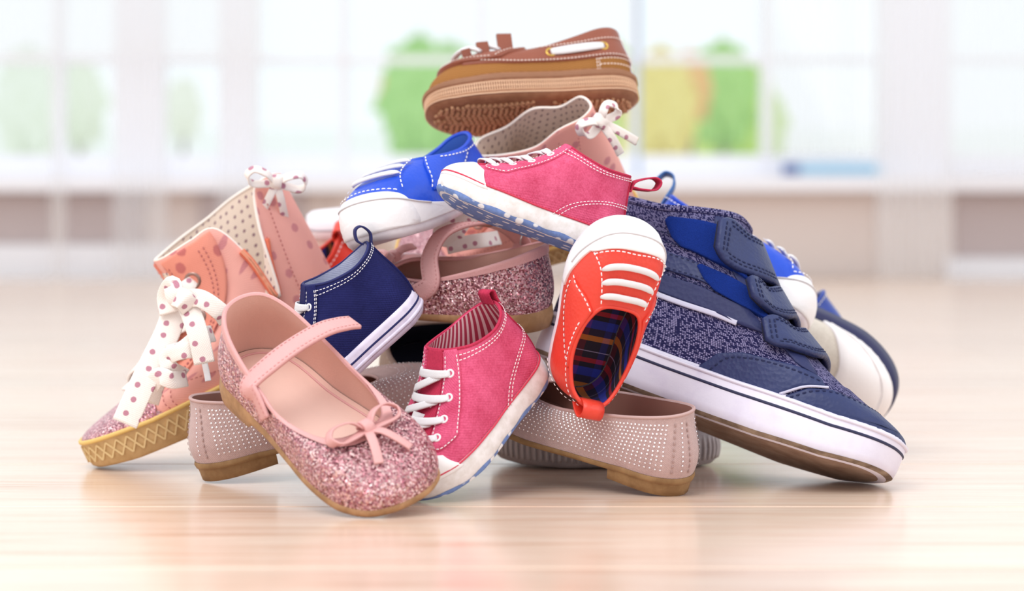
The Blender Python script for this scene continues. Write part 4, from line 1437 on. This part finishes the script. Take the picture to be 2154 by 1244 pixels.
# ------------------------------------------------------------------ velcro high-top
def build_velcro(label, pose):
    lt = last_velcro()
    r = shoe('velcro_high_top', label, None, pose)
    TW = M('navy_tweed', '25244f', .9, .15, fn=f_tweed('aaa3cf', (1050, 1050, 1), .45))
    LE = M('navy_leather', '28325f', .5, .4, fn=f_leather(.45, 420, .14))
    LE2 = M('navy_leather_matt', '252b58', .6, .4, fn=f_leather(.3, 420, .1))
    FZ = M('blue_loop_tape', '17307e', .95, .1, fn=f_fuzz())
    SO = M('sole_lilac_white', 'e2deee', .5, fn=f_worn('d8d2e6', 60, .6))
    lt.ring(r, TW, 'upper', nu=150, nv=30, rim=.003)
    lt.ring(r, M('velcro_lining', '2a2d5a', .9), 'lining', off=-.003, v0=.03, flip=True)
    lt.insole(r, M('velcro_insole', '3a3d5a', .9))
    lt.piping(r, TW, .0026, 'padded_collar', off=-.0012)
    zb = [(0, .003), (.1, .0005), (.25, 0), (.68, .0), (.85, .0025), (1, .0085)]
    lt.sole(r, SO, [(-.006, 0, 0), (-.0016, .02, 0), (.0012, .10, 0), (.0020, .3, 0), (.0022, .75, 0), (.0022, 1.02, 0), (.0010, 1.1, 0), (-.0006, 1.1, 0)], zb, 'sole',
            capmat=M('brown_outsole', 'a08878', .8, fn=f_worn('8a6f60', 70, .5)))
    lt.sole_band(r, M('navy_pinstripe', '2a2c4c', .6), .0023, .76, .0008, 'sole_pinstripe', flat=.5)
    lt.sole_band(r, SO, .0022, .99, .0012, 'sole_welt')
    # scuffed lower edge
    u = np.linspace(-1, 1, 160, endpoint=False)
    G = np.stack([lt.solept(u, -.0017, .016, 0), lt.solept(u, .0002, .055, 0), lt.solept(u, .0013, .10, 0.0)], 1)
    G = np.concatenate([G, G[:1]], 0)
    mk('scuffed_edge', G.reshape(-1, 3), grid_faces(161, 3), M('scuffed_rubber', 'a8937f', .85, fn=f_worn('6d5a4c', 60, .5)), r, uv=grid_uv(G))
    # toe mudguard, side guard, heel counter, ankle saddle
    lt.patch(r, LE, [(-.335, 0), (-.2, 0), (-.1, 0), (0, 0), (.1, 0), (.2, 0), (.335, 0), (.275, .15), (.20, .26), (.10, .30), (0, .31), (-.10, .30), (-.20, .26), (-.275, .15)], 'toe_guard', th=.0013)
    lt.patch(r, TW, [(-.16, .31), (0, .325), (.16, .31), (.13, .42), (0, .46), (-.13, .42)], 'vamp', th=.0006)
    for sg in (1, -1):
        lt.patch(r, LE, [(sg * .345, 0), (sg * .45, 0), (sg * .545, 0), (sg * .50, .14), (sg * .43, .215), (sg * .35, .25), (sg * .265, .31), (sg * .205, .34), (sg * .212, .265), (sg * .287, .15)], 'side_guard', th=.0012)
        lt.patch(r, LE2, [(sg * .31, .44), (sg * .40, .405), (sg * .52, .405), (sg * .70, .42), (sg * .86, .44), (sg * .99, .46), (sg * .99, .575), (sg * .8, .565), (sg * .56, .55), (sg * .44, .545), (sg * .33, .555)], 'ankle_saddle', th=.0014)
        lt.patch(r, LE, [(sg * .34, .60), (sg * .45, .585), (sg * .6, .59), (sg * .8, .60), (sg * .99, .61), (sg * .99, .735), (sg * .8, .73), (sg * .6, .72), (sg * .45, .70), (sg * .35, .69)], 'ankle_band', th=.0013)
        P, Nn = lt.path([(sg * .42, .405), (sg * .47, .397), (sg * .54, .390), (sg * .70, .395), (sg * .99, .40)], .0012)
        V, F, uv = ribbon_vf(P, Nn, .0030, .0012)
        mk('silver_trim', V, F, M('silver_trim', 'c2c0d6', .5, .5), r, uv=uv)
        P, Nn = lt.path([(sg * .338, .02), (sg * .281, .15), (sg * .207, .262)], .0016)
        V, F, uv = tube_vf(P, .0008, 6, N=Nn)
        mk('seam_piping', V, F, M('silver_trim', 'c2c0d6', .5, .5), r, uv=uv)
        lt.patch(r, LE2, [(sg * .21, .34), (sg * .27, .33), (sg * .30, .5), (sg * .31, .75), (sg * .29, .985), (sg * .17, .985), (sg * .17, .7), (sg * .18, .5)], 'eyestay', th=.0008)
    runs = []
    for sg in (1, -1):
        runs += [[(sg * .51, .02), (sg * .475, .13), (sg * .41, .195), (sg * .33, .235), (sg * .22, .285)], [(sg * .315, .02), (sg * .262, .145), (sg * .19, .245), (sg * .1, .283), (sg * .01, .292)],
                 [(sg * .33, .56), (sg * .56, .56), (sg * .98, .585)], [(sg * .34, .615), (sg * .6, .605), (sg * .98, .625)], [(sg * .35, .68), (sg * .6, .705), (sg * .98, .72)],
                 [(sg * .32, .84), (sg * .6, .84), (sg * .98, .84)], [(sg * .34, .77), (sg * .6, .78), (sg * .98, .78)]]
    lt.stitch(r, NAVY_THREAD, runs, off=.0016, dash=.0024, gap=.0012, w=.0004)
    return r, lt, LE, LE2, FZ


def velcro_strap(root, lt, LE, FZ, side, vt, vc, wd, ulow, utip, fuzz, lift=.0015, curl=.006):
    """strap from the far side over the front; its rounded tip stands off above the loop tape on the near side"""
    s = bpy.data.objects.new('strap', None); s.empty_display_size = .01; link(s, root)
    t = np.linspace(0, 1, 34)
    u = -side * ulow + (side * utip + side * ulow) * t
    v = vc + (vt - vc) * np.minimum((np.abs(u) / .30) ** 1.6, 1.25)
    P = lt.P(u, v, .0030 + lift * np.sin(math.pi * np.clip(t * 1.05, 0, 1)) + curl * np.clip((t - .72) / .28, 0, 1) ** 2)
    Nn = lt.N(u, v)
    w = wd * np.where(t > .9, np.sqrt(np.clip(1 - ((t - .9) / .1) ** 2 * .62, 0, 1)), 1.0)
    V, F, uv = ribbon_vf(P, Nn, w, .0034)
    mk('strap_leather', V, F, LE, s, uv=uv)
    T, N2, B2 = frames(P, Nn)
    mb = MB()
    k = int(len(t) * .52)
    for f in (.40, .32):
        for sg in (1, -1):
            stitch_vf(mb, (P + B2 * sg * (w * f)[:, None] + N2 * .0018)[k:-2], N2[k:-2], .0024, .0010, .0004)
        m = -2 if f > .35 else -3
        e = np.linspace(-1, 1, 8)[:, None]
        stitch_vf(mb, P[m] + B2[m] * e * w[m] * f + N2[m] * .0019, np.repeat(N2[m][None], 8, 0), .0024, .001, .0004)
    mb.build('stitching', NAVY_THREAD, s, smooth=False, kind='stuff')
    # hook side under the tip
    V, F, uv = ribbon_vf((P - N2 * .0022)[k + 3:], N2[k + 3:], w[k + 3:] * .92, .0012)
    mk('hook_tape', V, F, M('hook_tape_black', '1b1d34', .95, fn=f_fuzz()), s, uv=uv)
    if fuzz:
        a, b, v0, v1 = fuzz
        lt.patch(root, FZ, [(side * a, v0), (side * (a + b) / 2, v0 - .005), (side * (b - .02), v0 + .005), (side * (b + .005), v0 + .05), (side * (b + .01), v1 - .03), (side * (b - .015), v1 - .005), (side * (a + b) / 2, v1), (side * a, v1)], 'loop_tape', off=.0012, th=.0016)
    return s


# ------------------------------------------------------------------ ribbed-sole shoe lying underneath
def build_ribbed(label, pose):
    lt = last_sneak(.133, .060, .037, .024)
    r = shoe('ribbed_sole_shoe', label, None, pose)
    UP = M('raspberry_felt', 'b5305c', .85, fn=f_canvas('9c2750', 70, 1500, .3, .06))
    GR = M('grey_rubber', 'b3a9aa', .65, fn=f_worn('a0979a', 90, .5))
    lt.ring(r, UP, 'upper', rim=.0015)
    lt.ring(r, M('ribbed_lining', '7a2a48', .9), 'lining', off=-.0016, v0=.03, flip=True)
    lt.insole(r, M('ribbed_insole', '6a5a60', .9))
    zb = [(0, .001), (.12, 0), (.7, 0), (.88, .0015), (1, .004)]
    lt.sole(r, GR, [(-.005, 0, 0), (-.001, .03, 0), (.0022, .16, 0), (.0032, .45, 0), (.0024, .78, 0), (.0004, .95, 0), (-.001, 1.0, 0)], zb, 'sole')
    RB = M('grey_rubber_rib', 'bdb4b4', .65)
    rib = None
    # each upright rib is a piece of its own
    for uu in np.arange(-.99, 1, .0225):
        fs = np.linspace(.17, .80, 7)
        off = .0032 - .0034 * ((fs - .45) / .45) ** 2
        P = np.array([lt.solept(uu, float(o), float(f), 0) for o, f in zip(off, fs)])
        n = np.r_[lt.outline(uu, 1.0) - lt.outline(uu, 0.0), 0]
        V, F, uv = tube_vf(P + n * .0003, .00125, 6, N=np.broadcast_to(n, P.shape), flat=.8)
        mk('rib', V, F, RB, r, uv=uv)
    return r, lt


# ------------------------------------------------------------------ plain slip-on types for the far side of the pile
def build_slip(name, label, pose, up, ln, sole, stripe=None, cap=None, L=.125, top=.044, sole_h=.016, bind=None, group=None, capf=(1, 1)):
    lt = last_sneak(L, .056, top, sole_h)
    r = shoe(name, label, group, pose)
    lt.ring(r, up, 'upper', rim=.0018)
    lt.ring(r, ln, 'lining', off=-.0018, v0=.03, flip=True)
    lt.insole(r, ln)
    lt.piping(r, bind or up, .0016, 'collar_binding', off=-.0006)
    zb = [(0, .001), (.12, 0), (.7, 0), (.88, .0015), (1, .0045)]
    lt.sole(r, sole, [(-.004, 0, 0), (-.0008, .03, 0), (.0014, .14, 0), (.0022, .6, 0), (.0016, 1.05, 0), (-.0004, 1.05, 0)], zb, 'sole')
    if stripe:
        lt.sole_band(r, stripe, .0022, .62, .0009, 'foxing_stripe', flat=.5)
    if cap:
        q = np.array(capf)
        lt.patch(r, cap, np.array([(-.33, 0), (-.16, 0), (0, 0), (.16, 0), (.33, 0), (.25, .26), (.13, .42), (0, .47), (-.13, .42), (-.25, .26)]) * q, 'toe_cap', th=.0012, smooth_n=6)
        P, Nn = lt.path(np.array([(-.31, .04), (-.27, .09), (-.14, .14), (0, .16), (.14, .14), (.27, .09), (.31, .04)]) * q, .0017)
        V, F, uv = tube_vf(P, .0006, 6, N=Nn)
        mk('toe_seam', V, F, cap, r, uv=uv)
    lt.stitch(r, WHITE_THREAD, [[(s * .12, .95), (s * .4, .94), (s * .7, .94), (s * .98, .95)] for s in (1, -1)], off=.0004, dash=.002, gap=.0012, w=.0003)
    return r, lt


# ------------------------------------------------------------------ the pile
POSE = {
    'boat': ((0.0744, 0.0286, 0.2191), (0.0393, 0.0573, -0.2080, -0.9756), 1.000),
    'pink_top': ((0.0552, -0.0097, 0.1262), (0.0662, -0.1667, -0.0596, -0.9820), 0.955),
    'pink_front': ((0.0166, -0.0288, 0.0648), (0.3080, 0.3140, 0.1206, -0.8899), 1.020),
    'navy': ((-0.0506, -0.0182, 0.0990), (0.1281, 0.3282, 0.0740, -0.9329), 0.960),
    'red_front': ((0.0315, -0.0462, 0.0573), (0.3972, 0.6986, -0.4102, 0.4312), 0.930),
    'blue_top': ((-0.0164, 0.1241, 0.1642), (0.4238, 0.1744, -0.0351, -0.8881), 1.080),
    'blue_back': ((0.0764, 0.1186, 0.1282), (0.9403, -0.1863, 0.2531, -0.1307), 1.100),
    'mj_front': ((-0.1558, -0.0390, 0.0641), (0.8804, 0.2458, 0.1317, -0.3837), 0.970),
    'mj_back': ((0.0214, 0.0046, 0.0867), (0.2270, 0.0346, -0.1444, 0.9625), 0.885),
    'flat_left': ((-0.1779, -0.0337, 0.0003), (0.9694, 0.0728, -0.1297, 0.1954), 0.960),
    'flat_right': ((0.0947, -0.0915, -0.0002), (0.3278, 0.1080, -0.1296, 0.9296), 0.940),
    'velcro': ((0.0140, 0.0323, 0.0635), (0.9577, -0.1262, 0.1861, -0.1799), 1.029),
    'boot_left': ((-0.0946, 0.0959, 0.0722), (0.1829, 0.2123, 0.0156, -0.9598), 1.048),
    'boot_top': ((0.0831, 0.1019, 0.1499), (0.0542, -0.1336, -0.3851, 0.9115), 0.900),
}


def nudge(pose, k):
    """slide a shoe a little nearer or further so that it clears its neighbours"""
    c = np.array([0, -CAM_D, CAM_H])
    return tuple(c + (np.array(pose[0]) - c) * k), pose[1], pose[2] * k


NUDGE = {
    'velcro': 0.987, 'mj_front': 0.968, 'pink_front': 0.977, 'red_front': 0.985, 'blue_top': 0.95, 'blue_back': 0.97,
    'boat': 1.055, 'pink_top': 0.9775, 'mj_back': 0.99, 'boot_top': 1.012, 'slip': 1.0375, 'white_sneaker': 1.0075, 'red_back': 1.0, 'white_sole': 1.0, 'navy': 0.989,
}
for _k, _v in NUDGE.items():
    if _k in POSE:
        POSE[_k] = nudge(POSE[_k], _v)


for _k, _v in {'velcro': .0021, 'mj_front': -.0016, 'pink_front': -.0010}.items():   # LIFT: set the soles on the floor
    _l, _q, _s = POSE[_k]
    POSE[_k] = ((_l[0], _l[1], _l[2] + _v), _q, _s)


def dirpose(local, world, x, z, s=1.0):
    """pose from one matched point and the directions of the shoe's toe and of its up axis"""
    X = unit(x); Z = np.asarray(z, float); Z = unit(Z - X * np.dot(Z, X)); Y = np.cross(Z, X)
    R = np.stack([X, Y, Z], 1)
    loc = np.asarray(world) - R @ np.asarray(local, float) * s
    return tuple(loc), tuple(Matrix([list(r) for r in R]).to_quaternion()), s


def wl(root, pts):
    """world points (pixel x, pixel y, depth) in the root's own frame"""
    inv = root.matrix_world.inverted()
    return np.array([inv @ Vector(at(*p)) for p in pts])


def wd(root, v):
    q = root.matrix_world.to_quaternion().inverted()
    return np.array(q @ Vector(v))


# floor level, left to right
bootL, ltb, pm = build_boot('salmon polka dot boot standing unzipped at the left end of the pile', POSE['boot_left'])
build_flat('taupe rhinestone ballet flat under the glitter mary jane, heel towards the left', POSE['flat_left'])
build_mj('pink glitter mary jane with a bow lying in front, opening towards us', POSE['mj_front'], strap='short')
pkF, ltp = build_canvas('pink laced baby sneaker standing toe down beside the mary jane bow', POSE['pink_front'], 'pink', loop='fold')
build_flat('taupe rhinestone ballet flat in front, its heel on the floor below the red shoe', POSE['flat_right'])
vel, ltv, LEv, LE2v, FZv = build_velcro('large navy high-top with three open straps and a white sole', POSE['velcro'])
velcro_strap(vel, ltv, LEv, FZv, -1, .865, .90, .030, .24, .33, (.24, .54, .765, .95), curl=.012)
velcro_strap(vel, ltv, LEv, FZv, -1, .64, .79, .021, .24, .315, (.26, .475, .555, .71), curl=.011)
velcro_strap(vel, ltv, LEv, FZv, -1, .455, .65, .021, .24, .335, None, curl=.006)
build_ribbed('raspberry shoe with grey ribbed sole lying flat beneath the others', dirpose((0, 0, 0), (.124, .052, .0005), (-1, .04, 0), (0, 0, 1)))
# middle of the pile
build_canvas('navy canvas baby sneaker with striped white sole and heel loop', POSE['navy'], 'navy', loop='up', group=None)
build_mj('pink glitter mary jane with open strap lying in the middle of the pile', POSE['mj_back'], strap='open')
build_baby('red leather baby shoe with white toe up and tartan lining', POSE['red_front'], 'red', group='red baby shoes')
build_slip('slip_on_shoe', 'beige slip-on with dark navy lining under the middle mary jane', nudge(dirpose((.035, 0, .044), at(925, 732, .02), (1, .1, .05), (0, -.85, .5)), NUDGE['slip']),
           M('beige_cloth', 'cdbcb2', .85, fn=f_canvas('bfaca2', 60, 1500, .4, .06)), M('navy_black_lining', '141b30', .9), M('slip_sole', 'ded8de', .6), L=.125)
# top of the pile
build_canvas('pink laced baby sneaker lying across the top, blue dotted sole, heel loop right', POSE['pink_top'], 'pink', loop='curl')
bootT, ltt, pm = build_boot('salmon polka dot boot under the brown shoe, open mouth up', POSE['boot_top'], notch=False, lining=M('tan_dot_lining', 'e4cdbd', .9, .1, fn=f_polka('8c6d6c', 170, .17, .18)))
build_boat('brown leather and tan canvas boat shoe on the very top of the pile', POSE['boat'])
build_baby('royal blue baby shoe with white toe below the brown boat shoe', POSE['blue_top'], 'blue', group='royal blue baby shoes', loop=False)
# far side of the pile
build_baby('royal blue baby shoe leaning behind the navy high-top straps', POSE['blue_back'], 'blue', group='royal blue baby shoes')
lr = last_baby()
build_baby('red baby shoe at the back left, only its heel loop showing', nudge(dirpose(lr.S(1, 1), at(716, 492, .13), (-.75, .35, -.5), (-.25, -.45, .8)), NUDGE['red_back']), 'red', group='red baby shoes')
build_slip('white_sneaker', 'white toe capped shoe with navy sole at the back right', nudge(dirpose((.125, 0, .010), at(1872, 850, .10), (.80, -.2, -.55), (-.25, -.9, -.35)), NUDGE['white_sneaker']),
           M('cream_cloth', 'e2d8cc', .85, fn=f_canvas('d4c8ba', 60, 1500, .4, .05)), M('cream_lining', 'd8cfc4', .9), M('navy_sole', '20204c', .5),
           cap=M('white_cap_leather', 'f0eaea', .45, fn=f_leather(.1, 500, .02)), L=.125, sole_h=.020, capf=(1.55, 1.6))
build_slip('navy_satin_shoe', 'shiny navy cloth shoe furthest behind at the right', dirpose((.004, 0, .03), at(1752, 668, .165), (-.85, .3, -.35), (.3, -.3, .9)),
           M('navy_satin', '1d3a94', .35, .5), M('navy_satin_lining', '18225a', .8), M('navy_satin_sole', '1a1c40', .6), L=.12)
build_slip('white_sole_shoe', 'white soled shoe upside down behind the red heel loop', nudge(dirpose((.12, 0, .006), at(700, 462, .19), (-.25, -.95, -.05), (0, -.12, -1)), NUDGE['white_sole']),
           M('beige_leather', 'd9c6bc', .6), M('beige_leather_lining', 'c9b4a8', .8), M('white_rubber', 'ece6ec', .5), L=.12, stripe=M('grey_line', 'b8b0b8', .6))

# polka ribbon laces and heel bows of the two boots
RB = pm['RB']


def wribbon(root, pts, w, mat=RB, name='lace', face=(0, -1, .1), th=.0010, n=9):
    sc = root.matrix_world.to_scale()[0]
    L = wl(root, pts)
    return free_ribbon(root, L, wd(root, face), w / sc, th, mat, name, n)


for i, (v, v2) in enumerate(((.44, .60), (.60, .76), (.76, .90))):
    lace_over(bootL, ltb, .118, v, -.115, v, .0115, .006, .0012, RB)
    lace_over(bootL, ltb, .118, v2, -.115, v, .0105, .010, .0012, RB)
lace_over(bootL, ltb, .115, .90, .0, .80, .0095, .006, .0012, RB)
YB = -.012
wribbon(bootL, [(372, 640, YB), (352, 700, YB - .006), (318, 770, YB - .012), (285, 840, YB - .016), (262, 892, YB - .018)], .0150)
wribbon(bootL, [(362, 640, YB + .01), (350, 720, YB + .006), (330, 790, YB + .004), (312, 848, YB + .004)], .0125, face=(.4, -1, .1))
wribbon(bootL, [(384, 625, YB - .006), (402, 660, YB - .014), (418, 710, YB - .018), (430, 765, YB - .018)], .0120)
wribbon(bootL, [(430, 762, YB - .018), (435, 785, YB - .017), (438, 802, YB - .017)], .0035, LACE, 'aglet')
wribbon(bootL, [(380, 632, YB - .008), (420, 628, YB - .016), (462, 655, YB - .016), (478, 676, YB - .010)], .0105)
wribbon(bootL, [(384, 640, YB - .010), (368, 622, YB - .014), (362, 600, YB - .012), (350, 625, YB - .004), (356, 660, YB - .006)], .0110)
wribbon(bootL, [(448, 702, YB + .002), (420, 708, YB - .012), (385, 735, YB - .016), (352, 745, YB - .010)], .0100)
wribbon(bootL, [(388, 792, YB - .004), (360, 776, YB - .014), (352, 752, YB - .014), (388, 738, YB - .018), (425, 738, YB - .012)], .0095)
wribbon(bootL, [(392, 796, YB - .006), (362, 800, YB - .016), (335, 792, YB - .016), (318, 812, YB - .012)], .0100)
wribbon(bootL, [(366, 622, YB - .012), (385, 630, YB - .018), (402, 648, YB - .014)], .0120, name='lace_knot')


def heel_bow(root, lt, c, s, X, Y, Z):
    bow_at(root, wl(root, [c])[0], wd(root, X), wd(root, Y), wd(root, Z), s / root.matrix_world.to_scale()[0], RB)


heel_bow(bootL, ltb, (580, 385, .048), .0170, (.8, .3, -.1), (.1, -.2, 1), (.25, -.95, .1))
heel_bow(bootT, ltt, (1262, 258, .022), .0185, (.45, .1, .35), (-.75, -.1, .6), (.1, -1, .1))
wribbon(bootT, [(1000, 430, .040), (968, 452, .036), (945, 485, .034), (940, 520, .036)], .0190)
wribbon(bootT, [(940, 520, .036), (975, 512, .034), (1020, 505, .034), (1050, 500, .05)], .0090)

# loose lace ends of the sneaker in front
wribbon(pkF, [(965, 868, -.100), (930, 868, -.106), (900, 884, -.108), (872, 880, -.106)], .0048, LACE)
wribbon(pkF, [(958, 876, -.100), (925, 886, -.107), (890, 880, -.108), (868, 872, -.106)], .0044, LACE)
wribbon(pkF, [(950, 872, -.103), (928, 860, -.108), (905, 848, -.109)], .0046, LACE)
